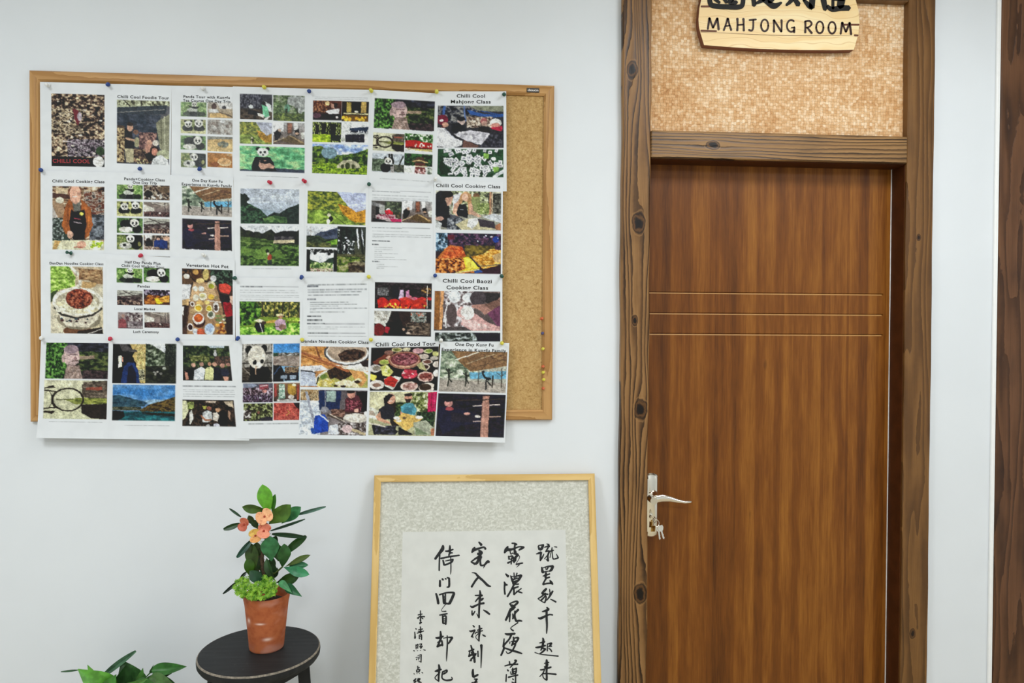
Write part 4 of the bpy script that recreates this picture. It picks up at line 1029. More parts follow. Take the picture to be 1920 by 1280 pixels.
S['42'] = [((207, 637), (332, 638), (330, 823.5), (203, 822)), [
    (212, 644.5, 272, 718.5, 'g 0c0c10 0a0a0e;p c8b070 50 0 100 0 100 100 70 96 80 60 68 44 60 30 66 20;m 3 1 a88c50,d8c890,8c8448 72 0 100 96;p f0ecd4 18 30 27 30 28 58 18 60;p 4c4848 18 0 40 0 56 12 74 16 76 20 56 20 30 18;p 18181c 26 24 46 16 58 24 56 44 46 50 34 46;e 38 36 10 14 161418;p c8907c 28 32 32 34 32 46 28 44;p 1c3468 34 58 48 46 66 48 78 66 84 100 26 100;p 0c1428 48 58 60 52 72 76 74 100 44 100;m 2.6 1 14140c,d8d4b0,4c4830 82 64 98 92'),
    (273.5, 644, 329.5, 718.5, 'g d8dcdc 34382c;p e0e4e4 20 0 70 0 66 24 40 14;M 4 1.4 1c241a,3c4834,6c7860,a4ac98 0 0 16 2 40 12 64 24 72 50 56 60 0 60;m 3 .8 0c1010,20261f,3c4438 64 0 100 60;p dfe4e8 52 4 64 4 66 18 54 14;m 4 2 0c0e0c,1c2018,343828 0 56 100 100;s 6 1 2 1.6 8c8c84,b0aca4 30 70 74 84;e 62 62 6 4 a8aca0'),
    (211.5, 720.5, 328, 789, 'g 3c78b8 88a8c8;m 10 3 3c78b4,5c90c4,7ca8d0 0 0 100 40;p 8cacc4 50 44 70 40 84 40 70 56 50 54;p 2c4c64 0 30 12 30 20 34 44 44 56 50 50 60 20 66 0 60;M 5 2 1c3444,2c4c5c,3c5c68 0 30 12 30 22 34 46 46 52 58 20 66 0 64;M 3 2 241c0f,4c3c20,7c6430,38341c 42 72 60 54 80 44 100 32 100 80 50 78;m 3 3 343c2c,6c6c58,20281c 0 62 46 72;m 4 4 143c44,1c5c64,2c7c80 0 74 100 100;p 0c1414 0 72 18 74 20 90 10 100 0 100;p 1c1c14 44 76 100 80 100 88 60 84')] + lines(234, 318, [796.5], 'a4a8aa'), []]
S['43'] = [((332, 638), (447, 639), (468.5, 825), (330, 823.5)), [
    (343, 647.5, 435.5, 714, 'g 24301f 2c2c24;M 4 1.5 101810,1c2c1c,34442c,5c6838 0 0 60 0 100 10 100 60 0 60;p b8c4cc 52 0 90 0 90 6 60 6;m 3 1.4 2c341c,68703c,a0a06c 14 28 56 44;m 3 1 2c2c28,503c34,6c5044 66 30 100 56;e 69 16 3 5 a8a8a4;e 69 24 4 6 c8c8c8;e 22 55 5 6 c8a08c;p 101014 2 72 20 62 28 66 20 96 0 98;p c08c78 4 74 10 78 12 98 6 98;p d4d8dc 24 70 38 60 46 66 42 98 22 98;e 39 53 5 6 b89080;e 56 52 4 5 b88c70;p d4d49c 46 66 58 58 64 66 62 98 44 98;e 66 53 5 6 c89c84;p 141824 64 62 74 62 80 70 78 98 62 98;e 82 56 5 6 b08474;p 242838 78 66 92 66 96 78 90 88 80 86;p b88c78 82 88 94 88 92 100 84 100;e 95 54 4 5 a87c6c;p 201c1c 94 60 100 60 100 98 96 98'),
    (342, 749, 442.5, 799.5, 'g 1c1612 14100c;m 3 1 0c0a08,241c14,48382c;p d4d4b0 0 4 8 4 12 40 6 70 0 78;m 3 .7 6c7c3c,a8b46c,1c1c10 10 8 22 36;p e0e0d8 13 50 18 38 21 70 14 98;p a8a850 38 24 48 22 44 36 40 34;p b8a898 44 4 66 4 64 12 46 10;p c4b49c 80 6 98 4 98 30 84 18;e 51 32 5 8 8c5c4c;p ccd0d0 38 50 46 40 56 46 57 76 48 84 38 84;l a87458 3 36 62 42 76 54 76;e 68 38 5 8 b89070;p d0c8bc 58 50 66 46 70 60 66 82 58 76;p 0c0c0e 70 44 80 36 88 60 84 98 68 98;p b08c74 88 40 92 46 90 76 86 60;e 64 96 6 8 d8d8e4;e 48 97 4 4 a8a8a8')]
    + [(342.5, 722.5, 442, 725.5, 'txt:7c8084')] + lines(343, 442, [730, 733.5, 738, 742], '9a9ea2', 4), []]
S['44'] = [((447, 639), (567, 637), (565, 821), (445, 822)), [
    (454.5, 645, 510.5, 716, 'b 0 0 100 100 panda_big'),
    (512.5, 644.5, 561, 714.5, 'g 3c84c8 a8c8dc;p 6c6458 0 30 100 28 100 62 0 58;p 9c8c80 0 32 100 34 100 60 40 58 0 50;m 3 3 8c8074,a89c94,7c6c64 4 34 98 56;p 2c4430 0 24 18 24 22 32 0 34;m 2.5 1.6 3c3c34,6c645c,c0c4c4 18 24 100 32;p 14161c 0 56 30 58 44 76 40 100 0 100;l 3c5478 1.5 4 80 26 60;m 3 1.4 3c2c24,a08c6c,6c5444 44 62 98 78;p 1c1c24 40 78 98 76 98 98 44 98;p 9cacbc 30 84 54 82 52 94 28 92;p 9cacbc 64 84 88 84 88 94 64 94'),
    (455.5, 718.5, 511, 753.5, 'g 5c5c68 3c3440;p 8c94a8 0 4 30 0 50 10 30 24 0 30;m 3 1 1c181c,48343c,846c78,c8c0cc 0 24 100 70;p 984c54 54 8 84 6 84 30 56 34;l e0d8dc 1.5 58 16 80 12;e 72 42 8 8 c88c84;m 2.6 .7 141014,34242c,5c4464,a8a0ac 0 60 100 100;e 58 76 3 5 c8ccd8'),
    (513, 718, 562, 752, 'g 785840 40302c;p a04440 2 4 10 4 12 70 4 80;p 88a898 20 6 42 4 44 84 18 86;m 3 .7 6c8c7c,a4bcac,dce4dc 20 10 42 80;p b49040 54 4 84 2 86 60 70 74 54 50;e 78 10 8 8 f0e8c8;e 68 76 12 12 e0d8d0;p 984838 90 10 98 10 98 88 90 90;p c8c8c4 14 90 88 88 90 98 12 98'),
    (456.5, 756, 511.5, 788.5, 'g 5c6448 34302c;m 3 1 14140f,34341f,6c7444,b0b888;m 3 1.4 141010,483c38,e0e0dc 0 36 26 90;p 2c2834 44 98 80 74 100 80 100 98;p 8c5c50 46 46 54 44 56 60 48 60'),
    (513, 755, 562, 787, 'g b05048 a03c34;m 4 1 8c302c,b04c44,c86c5c,98403c;p 241c1c 72 0 100 0 100 40 86 24;l c89454 1.6 52 44 60 56 50 72')] + lines(466, 560, [793], 'a4a8aa'), []]
S['45'] = [((565, 637.5), (692, 640), (689, 823), (560, 821)), [
    (565, 648.5, 691, 727, 'g c8945c b88450;m 4 3 b47c40,d09858,dcac70 0 0 40 46;p 7c4c30 20 0 22 0 30 30 26 30;p f0eee8 40 44 70 50 100 60 98 40 100 30 70 46;p c0c8d8 0 56 20 60 26 98 0 98;p e4e4e8 0 50 30 46 40 56 20 62 0 58;l 1c1c20 2 0 60 16 62 22 66;e 68 16 32 28 f0f0ec;r 68 14 33 30 2 48484c;e 68 12 29 26 b09c88;M 3 1.5 1c100c,38241c,5c4434 54 20 64 8 80 4 94 10 94 20 84 32 60 36;p 2c2020 86 36 100 30 100 48 92 48;e 66 84 44 34 f0ecdc;e 66 86 41 31 a8a45c;p d09c60 70 56 92 60 98 80 90 98 80 80;M 3 1.5 c8b450,e4d488,f0e8b8 26 86 40 78 50 84 44 98 24 98;M 3 1.3 180e08,2c1c10,483420 38 60 50 50 70 56 76 68 60 84 50 76 44 80;p ece0c0 50 88 70 80 86 92 80 98 54 98;s 12 1.6 3.4 2 f4ecd0,e8dcb4,2c1c10 48 80 86 98;e 34 74 5 6 70883c;l 1c1810 2.4 26 76 24 92;l a0603c 4 0 16 70 60;l c07c54 1.6 4 14 60 46;l 844c2c 2 0 24 40 46'),
    (564, 730, 690, 816, 'g 5c5458 8c8484;m 3 1 8c6c44,c8b490,5c4c34 0 0 28 26;m 4 1.5 b0b8c4,d4dce4,e8ecf0 0 24 30 100;p 9ca0ac 6 4 10 4 24 80 20 80;p 1c2c54 26 2 60 2 58 44 28 44;p 9cb0a8 38 2 52 2 52 26 38 26;l 8c8c94 1.6 36 0 37 40;p 141014 82 2 100 2 100 50 84 46;p 4c242c 66 20 74 8 86 12 92 32 88 50 66 50;m 2.6 1 2c1018,70303c,a05c68 68 22 90 44;e 75 8 6 10 c08c7c;e 74 3 6 4 1c1414;p d0a494 80 42 86 40 86 50 80 48;e 36 44 6 7 8c8c94;p 1c44a4 22 58 36 54 42 70 42 92 20 98;p 2c54b4 24 60 34 56 38 66 28 72;l e8ecf4 2.4 28 54 42 70;p 3c2c24 44 46 100 50 100 56 60 52;m 3 2 2c1c18,6c4c40,a88474 46 42 66 60;p 4c4038 40 52 66 62 62 70 40 58;l c8bcae 2 44 54 66 70;e 82 62 18 11 ded8cc;l 7c746c 1.4 66 66 82 76 100 74;e 98 52 4 6 e8e8e4;m 3 1.2 2c2420,6c605c,c8c4c4 56 72 100 100;e 70 86 8 9 d0b8b8;p d8dce4 44 78 56 76 58 98 42 98;p c4b490 78 84 98 96 96 100 76 90;p 2c54a4 16 86 22 86 24 98 18 98')],
    [('Dandan Noodles Cooking Class', 565, 691, 642.6, 6.8)]]
S['46'] = [((692, 642.5), (823, 640), (817.5, 825), (686, 823)), [
    (696, 651.5, 820, 732, 'g 140c0c 1c1010;m 4 1 0c0808,1c1212;p 6c3424 2 34 24 12 32 16 8 42;e 26 12 7 5 8c6458;e 38 6 8 5 c8bc94;e 38 6 6 3 7c8040;e 52 5 6 4 d0c8a8;e 70 9 9 6 c89ca0;e 85 10 7 5 ccc8a0;e 86 10 5 3.6 889c48;e 96 16 5 6 b8b878;e 30 24 8 5 c4a08c;e 20 34 8 6 b8b46c;e 20 34 6 4 8c9c48;e 78 22 8 6 c8bcb0;e 94 26 6 5 bcb4a8;e 50 30 24 20 c49c84;e 50 28 21 15 6c3438;M 2.6 1.4 3c1c20,6c343c,98545c,b87c80 32 22 44 16 60 16 70 24 68 34 56 40 38 38;r 50 30 23 18 1.4 8c5844;e 84 34 8 6 e0d4c8;e 84 34 6 4 6c4438;e 98 40 6 7 d8ccc0;e 80 46 8 7 d8ccbc;e 80 46 6 5 3c2420;p a8a478 68 40 76 34 84 56 72 50;e 7 48 9 9 dcd8d4;e 9 48 6 6 948c7c;p d4d080 14 44 24 40 34 56 28 68 18 64;M 3 1 a8b03c,dcd884,e8e8bc 16 46 24 42 32 58 24 64;p d8cc5c 0 60 10 66 6 78 0 74;e 58 62 12 11 b03c48;s 22 1.6 3 1.4 d8485c,f0d8d8,b02c40 48 54 68 70;e 82 68 12 12 e0c4b8;e 82 68 9.5 9 7c3c34;s 20 1 2 1.6 a8645c,5c2420,c8988c 74 60 90 76;e 98 60 5 8 e0d8d0;e 10 86 11 11 e8e0d8;e 10 87 6 5 8c6c5c;p d8d8d0 20 72 36 66 46 70 34 98 22 90;p b83028 20 74 30 66 42 76 36 92 22 86;l 7c1410 1 24 78 40 80;l 7c1410 1 24 84 38 86;e 58 90 13 11 e0ccc0;e 58 90 10 8 b89088;s 14 1 2 1.6 d8b8b0,8c5c50 50 84 68 96;e 86 94 14 12 e0d4c8;e 82 92 9 8 3c2c20;p 140c0c 96 78 100 78 100 100 94 100'),
    (693.5, 734, 818.5, 817, 'g c8c8a4 a8a884;p d4d0ac 0 0 64 0 60 30 20 44 0 40;m 4 1 3c4428,68743c,a4ac78,d8d8c0 60 2 88 50;m 3 1 1c2814,3c542c,6c8044 38 24 60 60;p 283420 84 40 98 44 96 80 84 70;m 3 1 101810,243420,44603c 70 46 96 78;p b81c54 86 2 100 0 100 44 86 46;l 7c1038 1.4 92 4 91 44;l d84c7c 1.2 96 4 96 38;p dcdccc 0 34 14 44 12 66 0 60;p 241814 22 10 32 4 38 16 40 46 34 56 24 40;e 31 16 7 12 d0a088;p 181018 21 14 28 4 36 8 32 12 26 24 22 36;l f0e8e4 1.2 29 21 33 21;p 22222c 14 40 26 28 36 36 38 62 18 64 14 52;p d0a084 10 56 16 46 18 60 30 68 34 76 12 66;e 57 13 6 9 c8947c;e 57 7 6 4 1c1414;p 2c1c18 52 16 62 16 60 24 54 24;p 589cac 46 34 54 26 64 26 70 40 68 52 48 54;p 3c7484 52 34 62 36 64 50 50 52;p c8947c 46 44 52 52 60 54 54 58 46 52;p 241c18 30 60 44 60 44 78 34 80;p dcb868 36 66 50 48 80 60 56 90;e 41 60 5 4 f0ece4;e 74 58 6 4 f0ece4;e 44 66 4 3 e8e0d4;p 5c4838 50 58 56 58 54 62 50 62;p a4a894 66 70 84 64 98 84 90 98 68 98;p 7c8c6c 68 80 90 96 70 98;p b87c5c 92 84 100 82 100 98 92 98;p 14141c 4 74 30 80 44 90 40 98 8 98;m 4 1.5 14141c,2c2c38,585868 10 78 40 98;l e8e0d0 2.4 0 72 24 80;p b0a090 0 44 6 44 10 56 0 54;p 141014 44 80 58 90 66 98 44 98')],
    [('Chilli Cool Food Tour', 704, 816.5, 650, 8.6)]]
S['47'] = [((826, 640), (955, 643), (946.5, 829), (813.5, 825.5)), [
    (828, 657, 948, 736.5, 'b 0 0 100 100 kungfu;f .06 e8dcb0'), (822, 737, 944.5, 820, 'b 0 0 100 100 kungfu_b')],
    [('One Day Kung Fu', 853, 925, 648.6, 7), ('Experience in Kungfu Family', 828, 949, 658.2, 6.8)]]

LAB = {
 '11': 'white sheet with dark crowded photo and red lettering, top left of the board',
 '12': 'white sheet titled Foodie Tour with a photo of cooks under a dark roof',
 '13': 'white sheet titled Panda Tour with Kungfu, eight small photos in two columns',
 '14': 'white sheet with a panda sitting on green grass under four small tea photos',
 '15': 'white sheet with temple, bamboo and stone bridge photos, fifth in the top row',
 '16': 'white top-row sheet with stone Buddha head over bridge, panda and pagoda',
 '17': 'white sheet titled Mahjong Class with table players above white tiles on green',
 '21': 'white sheet of a smiling cook in brown jacket and black apron cutting food',
 '22': 'white sheet titled Panda+Cooking Class One Day Trip with eight small photos',
 '23': 'white sheet titled Kung Fu in the second row, pavilion photo over a dark one',
 '24': 'white sheet with two green landscape photos, cloudy valley above tea terraces',
 '25': 'white sheet with yellow autumn hillside photo over mountain, gate and pine forest photos',
 '26': 'white sheet of grey text lines with two small photos near its top',
 '27': 'white sheet of people cooking above a photo of orange noodles and yellow trays',
 '31': 'white sheet with a bowl of noodles topped with red minced meat',
 '32': 'white sheet titled Half Day Panda Plus with three captioned pairs of photos',
 '33': 'white sheet titled Vegetarian Hot Pot with a table full of small dishes',
 '34': 'white sheet with text lines above two tea pickers in straw hats',
 '35': 'white sheet holding only grey text lines and no photo',
 '36': 'white sheet with a shelf of red masks above a dark workshop photo',
 '37': 'white sheet titled Baozi Cooking Class, hand holding a white dough disc',
 '41': 'white sheet in the bottom left corner, stone Buddha head above a round bridge',
 '42': 'white sheet with a blue-robed figure and forest above a blue mountain lake',
 '43': 'white bottom-row sheet with group of people arm in arm above text lines',
 '44': 'white bottom-row sheet with large panda face beside a blue sky photo',
 '45': 'white bottom-row sheet with noodles and chopsticks above a person in blue',
 '46': 'white bottom-row sheet titled Food Tour, dishes above two seated people',
 '47': 'white kung fu sheet at the bottom right corner, pavilion above wooden dummy',
}

pm = NT('printed_paper')
an = pm.new('ShaderNodeVertexColor')
an.layer_name = 'print'
pm.t.links.new(an.outputs[0], pm.b.inputs['Base Color'])
xx, yy, zz = pm.xyz()
pm.bump(pm.noise(pm.vec(xx, yy, zz), 9.0, 2), 0.25, 0.003)
pm.fin(None, 0.55, 0.3)
PAPER = 0.745
LREF = float(lin(np.array([228/255.]))[0])


def albedo(c):
    return np.clip(lin(c)/LREF*PAPER, 0.004, 0.83)


def bil(q, u, v):
    q = [np.array(p, float) for p in q]
    u = np.asarray(u)[..., None]; v = np.asarray(v)[..., None]
    return q[0]*(1-u)*(1-v)+q[1]*u*(1-v)+q[2]*u*v+q[3]*(1-u)*v


def inv_bil(q, x, y):
    u = v = .5
    for _ in range(12):
        p = bil(q, u, v)
        e = np.array([x, y])-p
        du = (bil(q, u+1e-4, v)-p)/1e-4
        dv = (bil(q, u, v+1e-4)-p)/1e-4
        J = np.array([du, dv]).T
        s = np.linalg.solve(J, e)
        u, v = float(u+s[0]), float(v+s[1])
    return u, v


def sheet(key):
    quad, pics, titles = S[key]
    r, c = int(key[0])-1, int(key[1])-1
    Y = -(0.0185 + 0.0022*r + 0.0007*c)
    P = [at(px, py, Y) for px, py in quad]
    W = int(max(quad[1][0]-quad[0][0], quad[2][0]-quad[3][0]))
    H = int(max(quad[3][1]-quad[0][1], quad[2][1]-quad[1][1]))
    can = np.ones((H*SS, W*SS, 3))*hx('e5e8ea')
    can *= (1+(vnoise(H*SS, W*SS, 30, 30, 2)-.8)*.02)[..., None]
    for (x0, y0, x1, y1, prog) in pics:
        u0, v0 = inv_bil(quad, x0, y0)
        u1, v1 = inv_bil(quad, x1, y1)
        a0, a1 = int(round(max(u0, 0)*W*SS)), int(round(min(u1, 1)*W*SS))
        b0, b1 = int(round(max(v0, 0)*H*SS)), int(round(min(v1, 1)*H*SS))
        if prog[:4] in ('txt:', 'bar:'):
            R = can[b0:max(b1, b0+2), a0:a1]
            n_ = vnoise(1, max(R.shape[1], 1), 1, 3*SS if prog[0] == 't' else 30, 2)
            m_ = np.clip(n_*(.9 if prog[0] == 't' else .6)+(0 if prog[0] == 't' else .3), 0, 1)[..., None]
            if R.size:
                R[:] = R*(1-m_)+hx(prog[4:])*m_
        else:
            paint(can[b0:b1, a0:a1], prog)
            # light edge bleed and print grain
            R = can[b0:b1, a0:a1]
            h_, w2 = R.shape[:2]
            src = R.copy()
            a_ = 0.42*SS
            dy = ((vnoise(h_, w2, 4.5*SS, 4.5*SS, 2)-.8)*2.6*a_)
            dx = ((vnoise(h_, w2, 4.5*SS, 4.5*SS, 2)-.8)*2.6*a_)
            yi = np.clip((np.arange(h_)[:, None]+dy).round().astype(int), 0, h_-1)
            xi = np.clip((np.arange(w2)[None, :]+dx).round().astype(int), 0, w2-1)
            R[:] = src[yi, xi]
            m1 = vnoise(h_, w2, 6*SS, 6*SS, 3)
            m1 = (m1-m1.mean())/(m1.std()+1e-6)
            m2 = vnoise(h_, w2, 1.3*SS, 1.6*SS, 2)
            m2 = (m2-m2.mean())/(m2.std()+1e-6)
            R[:] = np.clip(R*(1+m1*.07+m2*.06)[..., None]+(m2*.012)[..., None], 0, 1)
            R[:] = np.clip((R-.5)*1.06+.49, 0, 1)
    # down to one colour per vertex
    pv = can.reshape(H, SS, W, SS, 3).mean((1, 3))
    uu, vv = np.meshgrid((np.arange(W)+.5)/W, (np.arange(H)+.5)/H)
    uu[:, 0], uu[:, -1] = 0, 1
    vv[0, :], vv[-1, :] = 0, 1
    P3 = [np.array(p) for p in P]

    def surf(u, v):
        p = (P3[0]*((1-u)*(1-v))[..., None]+P3[1]*(u*(1-v))[..., None]+P3[2]*(u*v)[..., None]+P3[3]*((1-u)*v)[..., None])
        b = 0.0005*np.sin(np.pi*u)
        if r == 3:
            b = b+0.006*np.clip((v-.72)/.28, 0, 1)**2
        if key == '17':
            b = b+0.003*np.clip((u-.8)/.2, 0, 1)**2
        p[..., 1] -= b
        return p
    co_ = surf(uu, vv).reshape(-1, 3)
    org = (P3[0]+P3[1])/2
    name = 'printed_sheet'
    me = bpy.data.meshes.new(name)
    nv = H*W
    idx = np.arange(nv).reshape(H, W)
    q = np.stack([idx[:-1, :-1], idx[1:, :-1], idx[1:, 1:], idx[:-1, 1:]], -1).reshape(-1, 4)
    me.vertices.add(nv)
    me.vertices.foreach_set('co', (co_-org).ravel())
    me.loops.add(q.size)
    me.loops.foreach_set('vertex_index', q.ravel())
    me.polygons.add(len(q))
    me.polygons.foreach_set('loop_start', np.arange(0, q.size, 4))
    me.polygons.foreach_set('use_smooth', np.ones(len(q), bool))
    me.update(calc_edges=True)
    at_ = me.color_attributes.new('print', 'FLOAT_COLOR', 'POINT')
    cc = np.ones((nv, 4))
    cc[:, :3] = albedo(pv.reshape(-1, 3))
    at_.data.foreach_set('color', cc.ravel())
    me.materials.append(pm.m)
    me.validate()
    o = bpy.data.objects.new(name, me)
    o.location = org
    o['_w'] = tuple(float(v) for v in org)
    COL.objects.link(o)
    tag(o, LAB[key], 'poster', 'printed sheets pinned to the cork board')
    for t in titles:
        body, x0, x1, yb, hh = t[:5]
        hh, yb = hh*.84, yb-.7
        ink = M['ink'] if len(t) < 6 else M.setdefault('ink'+t[5], plain('red_ink', t[5], .5))
        tv, tf = text_mesh(body, 0.021, 1.10)
        mn, mx = tv[:, 0].min(), tv[:, 0].max()
        tx = x0+(tv[:, 0]-mn)/(mx-mn)*(x1-x0)
        ty = yb-tv[:, 1]*hh/CAPH                       # cap height of the letters
        ys = yb+(tx-x0)*0.0+ (-(tv[:, 1])*hh/CAPH)
        u0, v0 = inv_bil(quad, x0, yb)
        u1, v1 = inv_bil(quad, x1, yb)
        uq = u0+(tx-x0)/(x1-x0)*(u1-u0)
        vq = v0-tv[:, 1]*hh/CAPH/H
        p = surf(uq, vq)
        p[:, 1] -= 0.00035
        mesh('title_lettering', p, tf, ink, o)
    return o


CAPH = float(text_mesh('H', .03)[0][:, 1].max())
for k_ in sorted(S):
    sheet(k_)

# ------------------------------------------------------------------ push pins
PC = {'blue': '1c3f86', 'red': 'c02440', 'green': '0f4a3c', 'yellow': 'd8cf4a', 'white': 'e6e6e2', 'orange': 'c8643a', 'purple': '4a4672'}
PM = {k: plain('pin_'+k, v, .3, .5) for k, v in PC.items()}
needle = M['chrome']
PINS = [  # x, y, colour, head shift dx,dz (fraction), label
 (203, 158, 'blue', .35, -.45, 'blue push pin on the top edge between the first two sheets'),
 (91, 160, 'white', .2, -.2, 'white push pin in the top left corner of the board'),
 (381, 166, 'white', .2, -.3, 'white push pin above the Panda Tour with Kungfu title'),
 (496, 164, 'yellow', .1, -.2, 'yellow push pin above the sheet of the panda on grass'),
 (580, 171, 'blue', .1, -.3, 'blue push pin left of the temple and bamboo sheet top'),
 (697, 171, 'yellow', -.1, -.1, 'yellow push pin left of the top-row Buddha sheet'),
 (819, 173, 'yellow', .0, -.1, 'yellow push pin at the Mahjong Class sheet left corner'),
 (945, 177, 'green', .0, -.3, 'green push pin at the Mahjong Class sheet right corner'),
 (77, 319, 'blue', .5, -.1, 'blue push pin on the left board edge below the top row'),
 (263, 316, 'blue', .3, -.3, 'blue push pin below the Foodie Tour photo'),
 (375, 316, 'blue', .2, -.4, 'blue push pin below the eight panda and tea photos'),
 (508, 343, 'red', -.1, .0, 'red push pin above the cloudy valley photo'),
 (573, 341, 'red', -.2, .1, 'red push pin at the upper left of the autumn hillside sheet'),
 (692, 345, 'green', .1, -.3, 'green push pin at the upper right of the autumn hillside sheet'),
 (816, 337, 'white', .1, .1, 'white push pin left of the second-row cooking class title'),
 (136, 475, 'green', -.5, .1, 'green push pin above the noodle bowl sheet'),
 (265, 478, 'red', .2, -.3, 'red push pin above the Half Day Panda title'),
 (384, 479, 'white', .0, .1, 'white push pin above the Vegetarian Hot Pot title'),
 (441, 521, 'green', .1, -.1, 'green push pin right of the hot pot photo top'),
 (566, 518, 'blue', .1, -.4, 'blue push pin between the tea picker and text-only sheets'),
 (692, 519, 'yellow', .0, .0, 'yellow push pin at the upper right of the text-only sheet'),
 (816, 516, 'blue', .0, -.2, 'blue push pin left of the Baozi title'),
 (940, 517, 'green', .1, -.2, 'green push pin right of the Baozi title'),
 (78, 633, 'white', .5, -.1, 'white push pin at the top left of the bottom-left sheet'),
 (207, 634, 'red', .4, -.2, 'red push pin above the gap between the first two bottom-row sheets'),
 (333, 636, 'blue', .4, .0, 'blue push pin above the arm-in-arm group sheet left corner'),
 (447, 632, 'blue', .1, -.4, 'blue push pin above the large panda face'),
 (567, 637, 'yellow', .1, .1, 'yellow push pin left of the bottom-row noodles title'),
 (696, 637, 'yellow', .0, .1, 'yellow push pin left of the Food Tour title'),
 (827, 638, 'white', .0, .1, 'white push pin at the left corner of the bottom-right sheet'),
 (941, 643, 'yellow', .0, .0, 'yellow push pin at the right corner of the bottom-right sheet'),
 (1014.5, 598, 'orange', .1, .15, 'orange push pin with a pale face, topmost on the bare right frame'),
 (1016.5, 625, 'purple', .0, .1, 'dark blue push pin on the bare right frame'),
 (1017.5, 654, 'yellow', .0, .1, 'yellow push pin, uppermost yellow one on the bare right frame'),
 (1017.5, 687, 'orange', .0, .1, 'orange push pin just above two yellow ones on the right frame'),
 (1018, 698, 'yellow', .0, .1, 'yellow push pin, middle yellow one on the right frame'),
 (1019, 711.5, 'yellow', .0, .1, 'yellow push pin, lowest yellow one on the right frame'),
 (1018, 728, 'orange', .0, .1, 'orange push pin, lowest on the right frame'),
]


def push_pin(px, py, colr, dx, dz, label):
    right = px > 990
    rw = 0 if py < 250 else 1 if py < 460 else 2 if py < 600 else 3
    base_y = -0.0148 if right else -(0.0192+0.0022*rw+0.0007*max(0, min(6, int((px-70)/124))))
    b = Vector(at(px, py, base_y))
    ax = Vector((dx*.9, -1, dz*.9)).normalized()
    t = empty('push_pin', b, label, 'push pin', 'push pins on the right frame' if right else 'push pins holding the sheets')
    s = 0.82 if right else 1.0
    L0 = .004
    g = G().lathe([(.0052*s, L0), (.0058*s, L0+.0008), (.0052*s, L0+.0022), (.0030*s, L0+.0032), (.0026*s, L0+.009), (.0036*s, L0+.0105), (.0047*s, L0+.0125), (.0047*s, L0+.0142), (.0040*s, L0+.0150)], b, 16, ax)
    smooth_by_angle(g.obj('pin_head', PM[colr], t), 50)
    G().tube([b+ax*L0*1.1, b-ax*.006], .0006, 6).obj('needle', needle, t)


for p_ in PINS:
    push_pin(*p_)

# ------------------------------------------------------------------ framed calligraphy leaning on the wall
ZT, YT, SL = 1.106, -0.024, 0.218


def lean(px, py, off=0.0):
    """photo pixel -> point on the plane of the leaning picture, off metres towards the viewer"""
    d = ray(px, py)
    nrm = math.sqrt(1+SL*SL)
    # plane: y = YT - SL*(ZT - z) - off*nrm
    k0 = YT - SL*ZT - off*nrm
    t = (k0 + SL*CAM[2] - CAM[1])/(d[1]-SL*d[2])
    return CAM+d*t


LU = np.array([1.0, 0, 0])
LV = np.array([0, SL, 1.0])/math.sqrt(1+SL*SL)
LN = np.array([0, -1.0, SL])/math.sqrt(1+SL*SL)
tl, tr = lean(704.5, 888.5), lean(1117.5, 889.5)
bl_, br_ = lean(688, 1280), lean(1125, 1280)
fx0, fx1 = (tl[0]+bl_[0])/2, (tr[0]+br_[0])/2
zt_ = (tl[2]+tr[2])/2
ltop = zt_*math.sqrt(1+SL*SL)                       # length measured up the slope
O = np.array([0, YT-SL*(ZT-0.0), 0.0])              # foot line of the front plane


def LP(x, l, n=0.0):
    return tuple(O + LU*x + LV*l + LN*n)


pic = empty('calligraphy_picture', (0.5*(fx0+fx1), O[1], 0), 'tall pale wood frame with black brush calligraphy on grey paper leaning on the wall', 'picture')
mpw_z = wood('pale_frame_z', 'e6c482', 'd2ac64', 'b48846', across='x', along='z', freq=40, seed=13, line=.2, wear=.06, rough=.38)
mpw_x = wood('pale_frame_x', 'e6c482', 'd2ac64', 'b48846', across='z', along='x', freq=40, seed=14, line=.2, wear=.06, rough=.38)


def lrail(pts, mat):
    """four (x,l): outer a, outer b, inner b, inner a"""
    prof = [(0, -.020), (0, -.001), (.1, 0), (.9, 0), (1, -.001), (1, -.020)]
    a_, b_, c2, d2_ = [np.array(p, float) for p in pts]
    v = []
    for o_, i_ in ((a_, d2_), (b_, c2)):
        for t, n_ in prof:
            q = o_+(i_-o_)*t
            v.append(LP(q[0], q[1], n_))
    f = [(i, i+1, i+7, i+6) for i in range(5)] + [(5, 0, 6, 11), (0, 5, 4, 3, 2, 1), (6, 7, 8, 9, 10, 11)]
    G().add(v, f).obj('frame_rail', mat, pic)


fw_ = 0.0195
lb = 0.0
q = [(fx0, ltop), (fx1, ltop), (fx1, lb), (fx0, lb)]
qi = [(fx0+fw_, ltop-fw_), (fx1-fw_, ltop-fw_), (fx1-fw_, lb+fw_), (fx0+fw_, lb+fw_)]
for i in range(4):
    j = (i+1) % 4
    lrail([q[i], q[j], qi[j], qi[i]], mpw_x if i % 2 == 0 else mpw_z)


def lquad(name, x0, x1, l0, l1, n_, mat, par, th=0.0015):
    v = [LP(x, l, k) for k in (n_, n_-th) for x, l in ((x0, l0), (x1, l0), (x1, l1), (x0, l1))]
    return G().add(v, [(0, 1, 2, 3), (7, 6, 5, 4), (0, 4, 5, 1), (1, 5, 6, 2), (2, 6, 7, 3), (3, 7, 4, 0)]).obj(name, mat, par)


